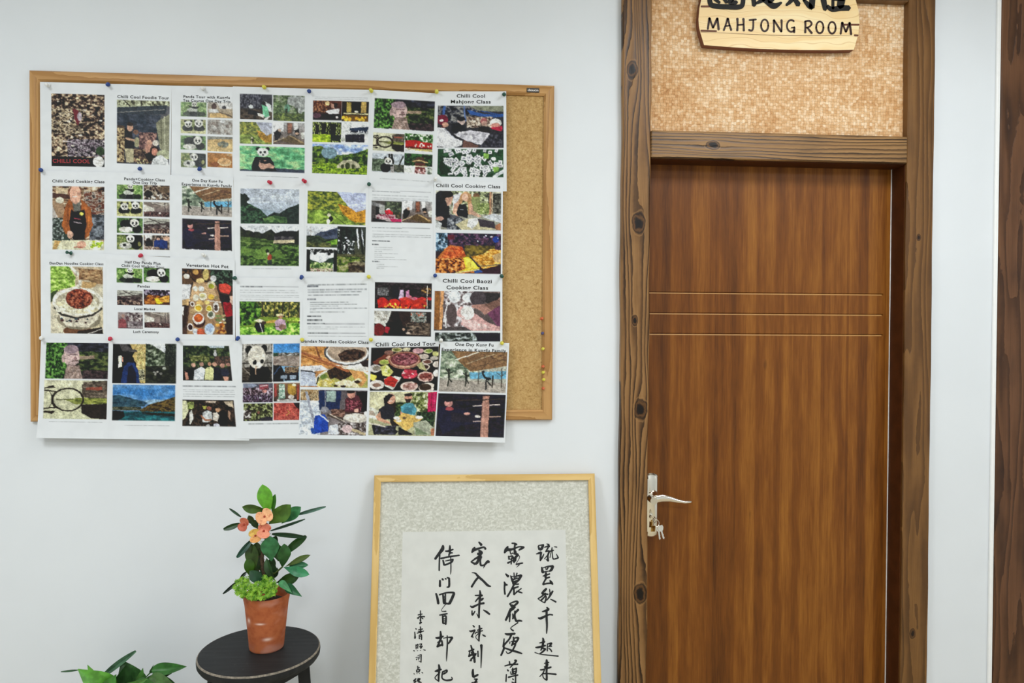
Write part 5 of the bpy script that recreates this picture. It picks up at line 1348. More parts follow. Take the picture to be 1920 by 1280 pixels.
n = NT('mottled_silk')
x, y, z = n.xyz()
p = n.vec(x, y, z)
a1 = n.noise(n.vec(x+ (n.noise(p, 60.0, 2)-.5)*.03, y, z), 150.0, 3, .6)
n.put(n.b.inputs['Base Color'], n.ramp(a1, [(.34, 'bcbcae'), (.50, 'cccbbf'), (.68, 'e2e2d8')]))
msilk = n.fin(None, .7, .2)
mpap = plain('rice_paper', 'd9d9d3', .75, .2, nscale=25, namp=.03)
lquad('silk_mount', fx0+.01, fx1-.01, lb+.01, ltop-.01, -.0085, msilk, pic)
pl_, pr_, pt_ = (lean(754.5, 1040, -.008)[0]+lean(748.5, 1280, -.008)[0])/2, (lean(1062, 1040, -.008)[0]+lean(1066.5, 1280, -.008)[0])/2, lean(900, 994, -.008)
ptl = pt_[2]*math.sqrt(1+SL*SL)
paper = lquad('writing_paper', pl_, pr_, .2, ptl, -.0078, mpap, pic, .0006)
# glazing
gm = bpy.data.materials.new('picture_glass')
gm.use_nodes = True
nt = gm.node_tree
nt.nodes.remove(nt.nodes['Principled BSDF'])
out = nt.nodes['Material Output']
tr_ = nt.nodes.new('ShaderNodeBsdfTransparent'); gl = nt.nodes.new('ShaderNodeBsdfGlossy'); mx = nt.nodes.new('ShaderNodeMixShader')
lw = nt.nodes.new('ShaderNodeLayerWeight'); pw = nt.nodes.new('ShaderNodeMath'); pw.operation = 'POWER'; pw.inputs[1].default_value = 5.0
ma = nt.nodes.new('ShaderNodeMath'); ma.operation = 'MULTIPLY_ADD'; ma.inputs[1].default_value = .9; ma.inputs[2].default_value = .03
gl.inputs['Roughness'].default_value = .05
lw.inputs[0].default_value = .5
nt.links.new(lw.outputs['Facing'], pw.inputs[0]); nt.links.new(pw.outputs[0], ma.inputs[0]); nt.links.new(ma.outputs[0], mx.inputs[0])
nt.links.new(tr_.outputs[0], mx.inputs[1]); nt.links.new(gl.outputs[0], mx.inputs[2]); nt.links.new(mx.outputs[0], out.inputs[0])
mesh('glass_pane', [LP(x_, l_, -.004) for x_, l_ in ((fx0+fw_-.002, lb+fw_-.002), (fx1-fw_+.002, lb+fw_-.002), (fx1-fw_+.002, ltop-fw_+.002), (fx0+fw_-.002, ltop-fw_+.002))], [(0, 1, 2, 3)], gm, pic)

mink = plain('brush_ink', '0d0d0d', .6, .2)


def stroke_mesh(strokes, conv, dep=None):
    """strokes: lists of (x,y,width); conv(x,y) -> 3D point on the plane"""
    V_, F_ = [], []
    for st in strokes:
        P = [np.array(s, float) for s in st]
        # densify with Catmull-Rom
        Q = []
        k = len(P)
        for i in range(k-1):
            p0, p1, p2, p3 = P[max(i-1, 0)], P[i], P[i+1], P[min(i+2, k-1)]
            m = 6
            for j in range(m):
                t = j/m
                Q.append(.5*((2*p1)+(p2-p0)*t+(2*p0-5*p1+4*p2-p3)*t*t+(3*p1-p0-3*p2+p3)*t**3) if k > 2 else p1*(1-t)+p2*t)
        Q.append(P[-1])
        L_, R2 = [], []
        for i, q_ in enumerate(Q):
            a_, b_ = Q[max(i-1, 0)], Q[min(i+1, len(Q)-1)]
            d_ = (b_-a_)[:2]
            d_ = d_/(np.hypot(*d_)+1e-9)
            nn = np.array([-d_[1], d_[0]])
            w2 = max(q_[2], 1)/2
            L_.append(q_[:2]+nn*w2); R2.append(q_[:2]-nn*w2)
            if i == 0: d0 = d_
        # rounded ends
        caps = []
        for q_, d_, s_ in ((Q[0], d0, -1), (Q[-1], d_, 1)):
            caps.append(q_[:2]+d_*s_*q_[2]*.38)
        k0 = len(V_)
        pts = [caps[0]]
        for a_, b_ in zip(L_, R2):
            pts += [a_, b_]
        pts.append(caps[1])
        V_ += [conv(*p) for p in pts]
        nQ = len(Q)
        F_.append((k0, k0+1, k0+2))
        for i in range(nQ-1):
            F_.append((k0+1+2*i, k0+2+2*i, k0+4+2*i, k0+3+2*i))
        F_.append((k0+1+2*(nQ-1), k0+2+2*(nQ-1), k0+1+2*nQ))
    return V_, F_


CAL = []   # (origin x, origin y, scale, strokes)
A1 = (990, 1000, 9.143); A2 = (990, 1130, 8.53); A3 = (930, 1000, 9.143); A4 = (930, 1120, 8.0)
A5 = (865, 1000, 9.143); A6 = (865, 1120, 8.0); A7 = (800, 1000, 9.143); A8 = (765, 1120, 8.0)
T = [
(A1, '175,215,20 195,270,35/262,190,30 235,255,40 200,275,35/175,205,12 262,192,22/140,350,12 190,335,30 225,320,30/225,320,30 215,400,28 212,465,22/275,345,10 250,400,22 215,460,18/320,175,12 360,190,25/280,235,14 360,212,28 350,235,20/345,240,22 310,300,20 300,312,15/300,315,12 360,300,25 340,380,25 345,470,30/330,375,15 280,435,10/305,435,10 340,465,22/385,290,12 355,340,10/375,310,10 440,285,18/412,240,12 390,340,12 375,415,10/412,235,12 418,350,14 430,430,18 470,432,18 520,415,22/520,415,22 485,350,10/450,225,10 495,232,16'),
(A1, '235,575,18 250,650,40 270,665,30/250,590,10 330,565,20 430,560,35/430,560,35 400,620,38 365,645,22/305,580,12 310,620,14/345,575,22 325,620,14/280,655,18 380,640,10/255,730,14 300,715,24 375,690,18/310,670,28 300,730,34 315,760,28 375,745,18/315,760,26 280,820,24 255,870,24/255,872,26 330,855,24 420,850,26/375,800,18 400,840,38 425,870,22'),
(A1, '315,945,30 275,985,36 235,1025,22/240,1030,26 345,1040,20/300,1020,24 230,1080,22 170,1115,14/170,1115,14 230,1160,12 290,1185,18/280,1040,24 310,1090,22 290,1180,22/300,1065,20 225,1145,26/370,950,12 375,1000,18/425,985,26 375,1070,26 320,1145,14/380,1010,20 375,1060,22/380,1120,10 430,1145,20 480,1172,24'),
(A2, '300,70,18 330,105,34/330,105,30 280,125,30 225,140,12/160,238,14 205,245,34 290,205,26 345,185,20 395,192,20/297,130,30 298,250,30 303,350,26 300,440,20 298,490,12'),
(A2, '235,560,18 245,600,30 230,720,30/185,640,14 265,620,28/120,712,16 170,708,28 280,680,22/230,700,30 205,760,16/225,720,20 275,735,24/280,735,26 235,780,24 185,815,16/108,790,12 190,818,10 300,832,14 485,850,18/310,650,14 308,770,16/315,655,12 375,645,26 345,685,20/320,700,12 380,690,18/330,725,12 360,745,18 380,780,16'),
(A2, '297,905,20 300,960,36 297,1100,26 300,1180,26 300,1235,24/260,965,14 335,950,16/320,985,20 285,1020,26/260,1020,20 310,1040,24 370,1025,22/195,1070,16 240,1065,20 280,1045,14/265,1060,16 240,1120,16 185,1180,10/235,1130,18 330,1130,18 450,1142,24/235,1150,14 250,1200,14 300,1235,20'),
(A3, '270,165,18 320,170,26 355,190,28/205,220,20 175,275,50 145,330,24/185,270,50 235,275,40 290,265,30 400,225,20 480,235,26/480,235,26 430,260,32 390,285,18/325,185,24 318,260,28 325,340,34/240,290,16 255,350,16 290,330,14/340,300,18 350,350,18/300,345,18 370,360,36 330,410,30/215,385,18 225,440,28/230,395,14 280,385,24 265,440,20/240,440,14 280,430,14/265,440,22 260,525,18/200,505,28 250,480,20 300,455,16/300,400,24 310,490,36/345,380,24 330,470,28/370,360,20 405,405,10 360,490,8 345,530,18/345,530,20 400,515,24 460,505,20/400,535,14 350,580,5'),
(A3, '165,690,20 210,735,38/140,825,16 160,870,34 195,880,20/150,870,28 145,950,24 155,1040,26/250,720,16 280,800,34 300,850,30/260,735,14 340,730,14 430,715,34/435,715,36 390,790,34 330,850,24/308,670,14 315,770,20/360,675,18 340,760,18/290,790,20 380,760,18/300,830,22 370,800,20/285,860,24 330,850,20/310,870,20 390,865,20/310,870,28 260,970,26 195,1080,26/290,940,30 385,910,20/305,945,24 310,1045,28/310,1045,22 370,990,18 435,940,16/350,985,14 400,1000,22 450,1018,16'),
(A4, '205,90,18 230,120,26/215,85,16 300,55,22 325,75,26 270,125,26/230,115,36 260,150,44 215,185,40/215,190,36 180,270,30 145,340,26/210,240,24 202,365,16/240,170,26 290,140,20/335,180,30 290,230,24 250,320,18/250,240,14 255,320,16/285,200,20 282,290,26 305,355,28/305,355,26 350,345,24 390,352,16/330,375,16 270,415,12 225,450,10 230,475,16 262,498,20'),
(A4, '135,540,16 180,550,30 285,540,26/230,550,28 200,620,22 115,720,24 120,760,26 75,868,22/122,615,14 110,740,26/260,590,18 265,640,24 235,720,20/260,610,12 335,605,26 290,690,22/230,660,14 310,650,18/240,700,24 290,700,24 255,780,20/210,660,12 205,690,12/130,755,18 230,790,24 320,815,26 390,840,16/280,730,16 240,800,20 180,838,14 150,805,8'),
(A4, '130,1025,12 210,1005,20 330,998,18/200,955,16 210,1010,20/280,940,22 300,955,24 210,1050,12/170,1080,14 185,1100,22/155,1150,14 150,1260,16/250,1055,16 255,1130,26/235,1085,14 310,1060,22/305,1055,16 295,1130,22 225,1150,14/220,1110,12 225,1150,12/185,1195,22 240,1180,18 330,1160,18/295,1130,14 292,1300,20/240,1110,12 290,1105,12/245,1215,10 262,1230,18/235,1265,12 290,1290,20'),
(A5, '300,145,22 345,195,40/230,235,22 210,275,48 180,325,22/210,285,40 300,255,30 385,235,26 415,265,34/300,290,30 345,330,46 280,350,36/330,340,46 310,390,40 240,430,26 165,485,18/165,485,16 235,520,36/310,400,32 275,490,40 240,520,32/345,395,26 325,460,24 330,540,30/330,545,26 390,540,26 450,480,38 475,490,34/400,550,20 375,595,4'),
(A5, '180,670,10 240,680,22 290,735,34 380,815,32 450,885,34 505,905,16/295,745,30 240,810,30 175,915,28'),
(A5, '318,975,16 325,1040,32 315,1150,32 305,1300,28 303,1440,24/235,1060,18 360,1060,30/320,1080,26 270,1130,22 240,1170,14/375,1110,26 340,1145,24/375,1115,20 330,1120,14/154,1240,16 194,1257,32 297,1211,25 389,1191,32/303,1445,22 263,1370,9/183,1320,16 189,1394,25 234,1331,16/377,1308,14 434,1343,30 486,1383,25'),
(A6, '172,415,12 195,440,20/120,497,12 150,505,24 205,485,18/205,490,18 150,590,18/165,560,14 175,600,14/220,520,10 205,545,14/270,415,18 275,500,28 265,590,22 265,655,16/240,490,14 310,460,16/215,525,14 320,495,14/255,540,12 215,590,8 262,650,10/315,555,10 340,570,20 365,582,12'),
(A6, '143,715,16 165,790,26 190,870,30 200,970,26/110,805,16 190,775,20/110,880,24 150,860,24 225,840,18/130,800,14 115,870,16/215,850,26 170,900,20 130,950,16/140,915,12 155,950,12/248,800,16 252,885,18/300,710,34 302,800,22 298,950,16 294,1055,8/150,820,18 200,900,22'),
(A6, '175,1075,20 172,1130,32 180,1190,30/185,1190,28 250,1155,24/190,1220,12 240,1225,22/235,1220,24 200,1280,22/155,1275,12 240,1265,18/210,1270,20 205,1380,20/130,1390,20 280,1380,20'),
(A7, '280,205,30 270,265,52 215,340,40 145,435,34/225,350,20 218,480,22 215,635,22/398,205,20 398,280,34 395,350,26/320,300,18 370,300,28 455,270,20/400,330,26 445,330,16/385,350,24 380,395,16/245,425,26 370,400,24 460,385,24 560,372,22/280,455,22 300,540,30/320,470,12 455,440,22/450,440,26 425,490,26 310,540,24/412,380,14 415,500,16 415,640,16 408,700,6'),
(A7, '228,800,26 228,905,34/265,775,26 285,795,24/315,770,18 335,780,20/350,755,20 385,765,28/385,765,28 385,900,30 345,918,16'),
(A7, '160,1025,24 185,1110,34 200,1200,36/215,1050,20 330,1015,22 450,1010,26 480,1025,20/470,1025,38 430,1120,40 390,1200,40/280,1040,24 290,1180,26/320,1030,22 318,1190,26/285,1090,16 320,1080,16/290,1190,30 390,1205,24'),
(A8, '570,95,10 510,170,6 510,205,8 570,205,16/470,262,12 520,255,22 590,240,16/520,250,14 525,290,14/520,280,22 525,385,22/530,285,14 570,280,20 565,400,24/530,320,12 560,318,12/530,350,12 560,348,12/525,385,22 560,385,20'),
(A8, '487,505,18 492,580,32 485,640,28/415,602,16 455,605,30 530,580,20/480,640,26 445,735,28/435,735,26 520,700,24/440,670,12 515,645,14/510,655,20 515,720,26/530,610,10 600,595,14 665,600,30/665,600,28 620,670,24 600,695,14/588,570,14 590,700,18 582,850,18 577,955,6'),
(A8, '462,1005,20 470,1060,30 462,1150,24 458,1255,22/405,1105,16 440,1095,30 500,1075,20/480,1120,14 405,1200,12 455,1250,14/515,1115,16 580,1090,22 575,1120,20 520,1150,16/520,1110,18 510,1200,18 560,1238,20 640,1235,24 665,1215,14 650,1190,10/545,1120,10 545,1150,10'),
(A8, '187,195,12 188,330,16/150,260,14 215,245,12/135,310,10 180,285,14 250,285,16/160,300,12 150,320,10/205,300,14 225,320,12/180,335,20 195,345,14/175,385,20 205,370,16/190,345,12 178,395,16'),
(A8, '115,462,12 125,475,16/100,515,12 105,560,16 103,610,18 118,585,8/187,435,14 190,535,16/155,485,12 220,470,16/150,510,10 205,500,12/135,535,12 235,500,14/168,560,12 170,620,14/175,560,10 200,560,18 203,630,16/170,580,8 200,580,8'),
(A8, '118,705,10 122,770,12/125,720,10 148,700,14 145,765,10/125,745,8 145,740,8/165,700,8 205,695,14 190,720,10/175,725,14 195,765,12/185,735,10 215,725,14/215,725,12 200,755,10/80,795,8 98,800,14/135,795,6 148,798,8/180,790,6 192,795,8/230,780,8 260,790,14'),
(A8, '118,897,10 140,890,8/135,915,10 125,935,12/145,870,8 200,855,12/200,855,12 195,970,14/145,895,8 185,885,8/155,910,8 180,905,8/155,912,8 160,935,8/160,950,8 192,965,10'),
(A8, '145,1025,12 148,1070,16/150,1055,10 172,1048,12/125,1085,10 130,1115,14/130,1085,10 180,1080,16/180,1080,14 165,1115,14/130,1115,12 165,1112,12/88,1135,8 95,1150,10/130,1135,6 138,1142,8/165,1130,6 172,1140,8/205,1118,8 222,1132,12'),
(A8, '120,1215,16 85,1250,20/85,1250,16 120,1255,14 90,1280,14/155,1210,16 140,1250,18/150,1225,12 180,1215,16 150,1260,14/145,1245,12 200,1275,14/170,1250,12 165,1280,12/130,1290,14 190,1290,14'),
]
for (ox, oy, sc), s_ in T:
    st = [[tuple(float(v) for v in p.split(',')) for p in q_.split()] for q_ in s_.split('/')]
    st = [[(a_, b_, w2*1.2+2.0) for a_, b_, w2 in q_] for q_ in st]
    v, f = stroke_mesh(st, lambda a_, b_: lean(ox+a_/sc, oy+b_/sc, -.0074))
    mesh('brush_character', v, f, mink, pic)

# ------------------------------------------------------------------ wooden sign over the door
SGY = -0.021


def sg(x, y, Y=SGY):
    return at(1290+x/5.486, y/5.486, Y)


lo_ = [(125, 330), (165, 463), (400, 482), (750, 503), (1150, 514), (1500, 516), (1706, 511), (1752, 350), (1765, 235), (1752, 100), (1725, 0), (1712, -110), (1702, -230), (1660, -345),
       (1300, -352), (900, -360), (500, -372), (210, -385), (172, -270), (160, -150), (145, -40), (118, 80), (108, 200), (112, 270)]
poly = [(sg(a_, b_)[0], sg(a_, b_)[2]) for a_, b_ in lo_]
n = NT('sign_pine')
x, y, z = n.xyz()
dist = n.noise(n.vec(x*4.0, z*9.0, 3.0), 1.0, 2)
rg = (n.noise(n.vec(x*2.5, z*34.0+dist*5.0, 6.0), 1.0, 2))
ln_ = (((z*52.0+dist*5.5)).frac()-.5).abs().ss(.08, .0)
col = n.mix(rg.ss(.35, .65), 'fbe4b2', 'f4d296')
col = n.mix(ln_*.45, col, 'd09c58')
msign = n.fin(col, .42, .35)
mside = plain('sign_side', '7a4a38', .55)
sgn = empty('wooden_sign', (0.5*(poly[1][0]+poly[6][0]), 0.004, poly[1][1]), 'pine plank sign reading MAHJONG ROOM with black characters above the door', 'sign')
cxs, czs = np.mean([p[0] for p in poly]), np.mean([p[1] for p in poly])
N_ = len(poly)
v = [(a_, SGY, b_) for a_, b_ in poly] + [(a_, SGY+.0015, b_) for a_, b_ in poly] + [(cxs+(a_-cxs)*1.0, 0.0035, czs+(b_-czs)*1.0) for a_, b_ in poly]
me_f = [tuple(range(N_-1, -1, -1))]
sd_ = [(k*N_+i, k*N_+(i+1) % N_, (k+1)*N_+(i+1) % N_, (k+1)*N_+i) for k in (0, 1) for i in range(N_)]
o = mesh('sign_board', v, me_f+sd_, [msign, mside], sgn)
for i, pg in enumerate(o.data.polygons):
    pg.material_index = 0 if i == 0 else 1
# check winding of the face: must look at -y
if o.data.polygons[0].normal.y > 0:
    o.data.flip_normals()
mbr = plain('dark_brown_print', '34190f', .5, .3)
msl = plain('brown_slot', '6b3e26', .6)


def sconv(Y):
    return lambda a_, b_: sg(a_, b_, Y)


def arcp(cx, cy, rx, ry, a0, a1, w2, k=12):
    return [(cx+rx*math.cos(math.radians(a0+(a1-a0)*i/k)), cy+ry*math.sin(math.radians(a0+(a1-a0)*i/k)), w2) for i in range(k+1)]


LET = [
 [[(204, 300, 20), (220, 185, 24)], [(222, 185, 24), (240, 240, 19), (258, 285, 22)], [(258, 285, 20), (303, 188, 26)], [(303, 190, 22), (316, 305, 24)]],
 [[(368, 312, 22), (388, 255, 18), (408, 190, 24)], [(410, 190, 24), (426, 250, 18), (445, 310, 24)], [(385, 268, 15), (432, 262, 17)]],
 [[(508, 190, 26), (510, 250, 19), (507, 314, 24)], [(570, 192, 26), (573, 250, 19), (574, 316, 24)], [(512, 257, 17), (572, 252, 17)]],
 [[(630, 206, 19), (702, 200, 19)], [(672, 205, 19), (670, 285, 20), (654, 315, 20), (626, 306, 22)]],
 [arcp(789, 261, 37, 60, 0, 185, 20), arcp(789, 261, 37, 60, 180, 365, 18)],
 [[(884, 328, 24), (884, 260, 18), (884, 206, 24)], [(884, 206, 20), (922, 265, 20), (960, 326, 22)], [(962, 326, 18), (964, 265, 18), (962, 205, 24)]],
 [arcp(1062, 266, 44, 60, -50, -310, 19, 16), [(1064, 285, 14), (1096, 280, 16)], [(1094, 278, 20), (1092, 334, 22)]],
 [[(1206, 335, 24), (1208, 270, 20), (1206, 218, 24)], [(1206, 220, 18), (1250, 216, 20), (1272, 243, 20), (1250, 274, 18), (1214, 284, 15)], [(1228, 284, 20), (1274, 342, 24)]],
 [arcp(1356, 281, 37, 60, 0, 185, 20), arcp(1356, 281, 37, 60, 180, 365, 18)],
 [arcp(1482, 285, 37, 60, 0, 185, 20), arcp(1482, 285, 37, 60, 180, 365, 18)],
 [[(1570, 350, 20), (1586, 232, 24)], [(1588, 232, 24), (1606, 285, 19), (1625, 328, 22)], [(1625, 328, 20), (1664, 234, 26)], [(1664, 236, 22), (1678, 353, 24)]],
]
for s_ in LET:
    v, f = stroke_mesh(s_, sconv(SGY-.0006))
    mesh('letter', v, f, mbr, sgn)
BIG = [
 [[(225, -230, 46), (222, -60, 46), (232, 40, 50), (290, 64, 52), (400, 70, 52), (525, 72, 50), (562, 40, 46), (568, -80, 44), (565, -230, 44)], [(330, -190, 40), (300, -90, 40), (275, -20, 40), (325, 28, 26)], [(350, -30, 26), (400, 25, 34)], [(470, -190, 40), (455, -60, 60), (440, 20, 60), (500, 25, 40)], [(235, -230, 44), (560, -230, 44)], [(300, -140, 36), (510, -140, 36)]],
 [[(665, -230, 44), (672, -60, 46), (680, 55, 44)], [(760, -140, 60), (775, -20, 60), (700, 36, 22)], [(745, -20, 26), (810, 20, 46), (885, 62, 60), (960, 28, 22)], [(890, -150, 56), (880, -40, 60), (835, 20, 50)], [(740, -200, 42), (900, -200, 42)]],
 [[(1090, -190, 46), (1075, -20, 50), (1012, 52, 26)], [(1090, -20, 40), (1135, 48, 52)], [(1190, -230, 40), (1192, -60, 36), (1190, 10, 20)], [(1275, -220, 56), (1282, -60, 60), (1270, 78, 62)], [(1190, 0, 26), (1240, 52, 50), (1268, 80, 44)], [(1030, -150, 40), (1150, -150, 40)]],
 [[(1385, -210, 50), (1385, -60, 62), (1412, 96, 46)], [(1490, -200, 30), (1490, 90, 30)], [(1588, -210, 60), (1585, -60, 84), (1565, 70, 70)], [(1428, 60, 30), (1480, 95, 50), (1570, 84, 56), (1655, 84, 54)], [(1490, -10, 30), (1600, -10, 50)], [(1420, -200, 40), (1620, -200, 40)]],
]
for s_ in BIG:
    v, f = stroke_mesh(s_, sconv(SGY-.0008))
    o = mesh('black_character', v, f, M['ink'], sgn)
    md = o.modifiers.new('thick', 'SOLIDIFY')
    md.thickness = .0012
for (a_, b_, c2, d2_) in ((136, 66, 250, 66), (134, 316, 292, 320), (1600, 254, 1758, 254), (1712, 362, 1748, 364)):
    v, f = stroke_mesh([[(a_, b_, 20), (c2, d2_, 19)]], sconv(SGY-.0004))
    mesh('plank_slot', v, f, msl, sgn)
v, f = stroke_mesh([[(130, 332, 2.5), (330, 336, 3), (620, 352, 5), (900, 362, 5), (1300, 366, 4), (1690, 362, 3)]], sconv(SGY-.0003))
mesh('plank_joint', v, f, msl, sgn)

# ------------------------------------------------------------------ stool
zs = float(at(487, 1216, -.262)[2])
sc_ = at_z(487, 1216.5, zs)
rs = 110.0/FPX*float(np.dot(sc_-CAM, _fw))
mst = NT('black_stained_wood')
x, y, z = mst.xyz()
a1 = mst.noise(mst.vec(x*8.0, y*90.0, z*30.0), 1.0, 3)
a2 = mst.noise(mst.vec(x, y, z), 70.0, 3)
cst = mst.mix(a1.ss(.35, .7), '1b1c1d', '242526')
cst = mst.mix(a2.ss(.60, .75)*.2, cst, '45433f')
mst.bump(a1, .15, .0006)
mst = mst.fin(cst, .6, .3)
medge = plain('worn_edge', '83796b', .55, .3, nscale=150, namp=.35)
stl = empty('round_stool', (sc_[0], sc_[1], 0), 'round black wooden stool with worn rim carrying the terracotta pot', 'stool')
prof = [(.02, 0), (rs*.90, -.026), (rs*.965, -.024), (rs*.995, -.018), (rs, -.010), (rs*.996, -.0045), (rs*.985, -.0012), (rs*.97, 0.0)]
g = G().lathe([(rs*.90, -.027), (rs*.965, -.025), (rs*.995, -.018), (rs, -.010), (rs*.997, -.0045)], (sc_[0], sc_[1], zs), 72)
smooth_by_angle(g.obj('seat', mst, stl), 50)
smooth_by_angle(G().lathe([(rs*.9965, -.0046), (rs*.990, -.0020), (rs*.980, -.0006)], (sc_[0], sc_[1], zs), 72).obj('seat_rim', medge, stl), 50)
G().lathe([(rs*.981, -.0008), (rs*.96, 0.0), (.001, 0.0)], (sc_[0], sc_[1], zs), 72).obj('seat_top', mst, stl)
g = G()
for k in range(4):
    th = math.radians(14+90*k)
    d_ = Vector((math.cos(th), math.sin(th), 0))
    e_ = Vector((-d_.y, d_.x, 0))
    top = Vector((sc_[0], sc_[1], zs-.027))+d_*(rs*.70)
    bot = Vector((sc_[0], sc_[1], 0))+d_*(rs*1.04)
    v = []
    for P_, hw in ((bot, .0135), (top, .0155)):
        v += [P_+d_*hw+e_*hw, P_-d_*hw+e_*hw, P_-d_*hw-e_*hw, P_+d_*hw-e_*hw]
    lg_ = G().add(v, [(0, 1, 2, 3), (7, 6, 5, 4), (0, 4, 5, 1), (1, 5, 6, 2), (2, 6, 7, 3), (3, 7, 4, 0)]).obj('leg', mst, stl)
    b_ = lg_.modifiers.new('bev', 'BEVEL'); b_.width = .003; b_.segments = 2
    th2 = th+math.pi/2
    d2 = Vector((math.cos(th2), math.sin(th2), 0))
    for (hh, hz, nm) in ((zs-.05, .020, 'apron'), (.22, .011, 'stretcher')):
        f_ = (zs-.027-hh)/(zs-.027)
        A_ = Vector((sc_[0], sc_[1], hh))+d_*(rs*(.70+.34*f_))
        B_ = Vector((sc_[0], sc_[1], hh))+d2*(rs*(.70+.34*f_))
        u_ = (B_-A_).normalized(); w2 = Vector((-u_.y, u_.x, 0))*.008; h2 = Vector((0, 0, hz))
        v = [p_+s1*w2+s2*h2 for p_ in (A_, B_) for s1, s2 in ((1, 1), (-1, 1), (-1, -1), (1, -1))]
        G().add(v, [(0, 1, 2, 3), (7, 6, 5, 4), (0, 4, 5, 1), (1, 5, 6, 2), (2, 6, 7, 3), (3, 7, 4, 0)]).obj(nm, mst, stl)

# ------------------------------------------------------------------ potted flowering plant
pc_ = at_z(500, 1213, zs)
PY = float(pc_[1])
n = NT('terracotta')
x, y, z = n.xyz()
p = n.vec(x, y, z)
a1 = n.noise(p, 40.0, 4, .6)
a2 = n.noise(n.vec(x*1.0, y, z*1.6), 16.0, 2)
ct = n.mix(a1.ss(.35, .7), 'b5653c', 'a0522e')
ct = n.mix(a2.ss(.50, .74)*.55, ct, 'c99482')
ct = n.mix(((z+0.015).ss(.05, -.0)*a1.ss(.4, .6))*.55, ct, 'c08a78')


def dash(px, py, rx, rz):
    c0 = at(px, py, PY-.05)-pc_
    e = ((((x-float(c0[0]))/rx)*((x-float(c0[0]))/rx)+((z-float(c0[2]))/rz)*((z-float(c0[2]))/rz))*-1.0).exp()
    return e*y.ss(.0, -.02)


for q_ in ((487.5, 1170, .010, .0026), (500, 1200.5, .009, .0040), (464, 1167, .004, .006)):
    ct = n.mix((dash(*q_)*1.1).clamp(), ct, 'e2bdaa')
n.bump(a1, .2, .001)
mter = n.fin(ct, .75, .25)
plant = empty('flowering_plant', pc_, 'potted plant with dark paddle leaves and peach flowers in a terracotta pot on the stool', 'potted plant')
HP = .142
pr = [(.0405, 0), (.0425, .0015), (.0435, .006), (.0455, .03), (.0540, .112), (.0552, .121), (.0560, .124), (.0574, .131), (.0580, .138), (.0572, HP), (.0540, HP-.001), (.052, HP-.016), (.049, HP-.022)]
smooth_by_angle(G().lathe(pr, tuple(pc_), 64).obj('pot', mter, plant), 45)
G().lathe([(.0505, HP-.024), (.03, HP-.016), (.001, HP-.012)], tuple(pc_), 24).obj('soil', plain('soil', '2b2018', .95, nscale=300, namp=.5, bump=.6), plant)

LMAT = {}


def leafmat(h):
    if h in LMAT:
        return LMAT[h]
    n = NT('leaf_green')
    x, y, z = n.xyz()
    f = n.noise(n.vec(x, y, z), 55.0, 3)
    b = lin(hx(h))
    c1 = tuple(float(v) for v in b*.78)+(1,)
    c2 = tuple(float(min(v, 1)) for v in b*1.3)+(1,)
    n.bump(n.noise(n.vec(x, y, z), 160.0, 2), .15, .001)
    n.b.inputs['Subsurface Weight'].default_value = 0.0
    LMAT[h] = n.fin(n.mix(f.ss(.35, .65), c1, c2), .42, .4)
    return LMAT[h]


def leaf(par, B, T_, w2, colr, roll=0.0, bend=0.1, fold=0.15, shape='obovate', curl=0.0, name='leaf', mid=None, nL=14, wave=0.0):
    B, T_ = Vector(B), Vector(T_)
    ax = (T_-B)
    ln2 = ax.length
    ax.normalize()
    view = (Vector(tuple(CAM))-(B+T_)/2).normalized()
    side = ax.cross(view).normalized()
    nrm = side.cross(ax).normalized()
    if nrm.dot(view) < 0:
        nrm = -nrm
    cr, sr = math.cos(roll), math.sin(roll)
    side, nrm = side*cr+nrm*sr, nrm*cr-side*sr
    v, f = [], []
    nW = 7
    r = R_.random()*6
    for i in range(nL+1):
        t = i/nL
        if shape == 'obovate':
            ww = (math.sin(math.pi*min(t, .999)**1.55)**.75)*.96+.04*(1-t)
        elif shape == 'strap':
            ww = (math.sin(math.pi*(t*.9+.05))**.6)
        elif shape == 'heart':
            ww = (math.sin(math.pi*t**.62)**.9)*(1-.15*t)
        else:
            ww = math.sin(math.pi*t**.9)**.8
        ww = max(ww, .03)
        c = B+ax*(ln2*t)+nrm*(bend*ln2*math.sin(math.pi*t))
        if mid is not None:
            c = c+Vector(mid)*math.sin(math.pi*t)
        for j in range(nW):
            s = -1+2*j/(nW-1)
            o2 = nrm*(abs(s)*fold*w2*ww + curl*w2*s*s*ww + wave*w2*math.sin(t*13+r+(0 if s < 0 else 2))*abs(s)*ww)
            v.append(c+side*(s*w2*.5*ww)+o2)
    for i in range(nL):
        for j in range(nW-1):
            f.append((i*nW+j, i*nW+j+1, (i+1)*nW+j+1, (i+1)*nW+j))
    # thin second skin for thickness
    k = len(v)
    v2 = [p_-nrm*.0006 for p_ in v]
    f2 = [tuple(reversed([a_+k for a_ in q_])) for q_ in f]
    rim = [i*nW for i in range(nL+1)]+[nL*nW+j for j in range(1, nW)]+[i*nW+nW-1 for i in range(nL-1, -1, -1)]+[j for j in range(nW-2, 0, -1)]
    f3 = [(rim[i], rim[(i+1) % len(rim)], rim[(i+1) % len(rim)]+k, rim[i]+k) for i in range(len(rim))]
    return smooth_by_angle(mesh(name, v+v2, f+f2+f3, leafmat(colr), par), 60)


PXM = float(np.dot(pc_-CAM, _fw))/FPX     # metres per pixel at the plant


def PL(x0, y0, x1, y1, wpx, colr, d0=0.0, d1=-.01, roll=0.0, bend=.08, fold=.12, shape='obovate', par=None, base=None, **kw):
    yb = PY if base is None else base
    return leaf(par or plant, at(x0, y0, yb+d0), at(x1, y1, yb+d1), wpx*PXM*1.04, colr, roll, bend, fold, shape, **kw)


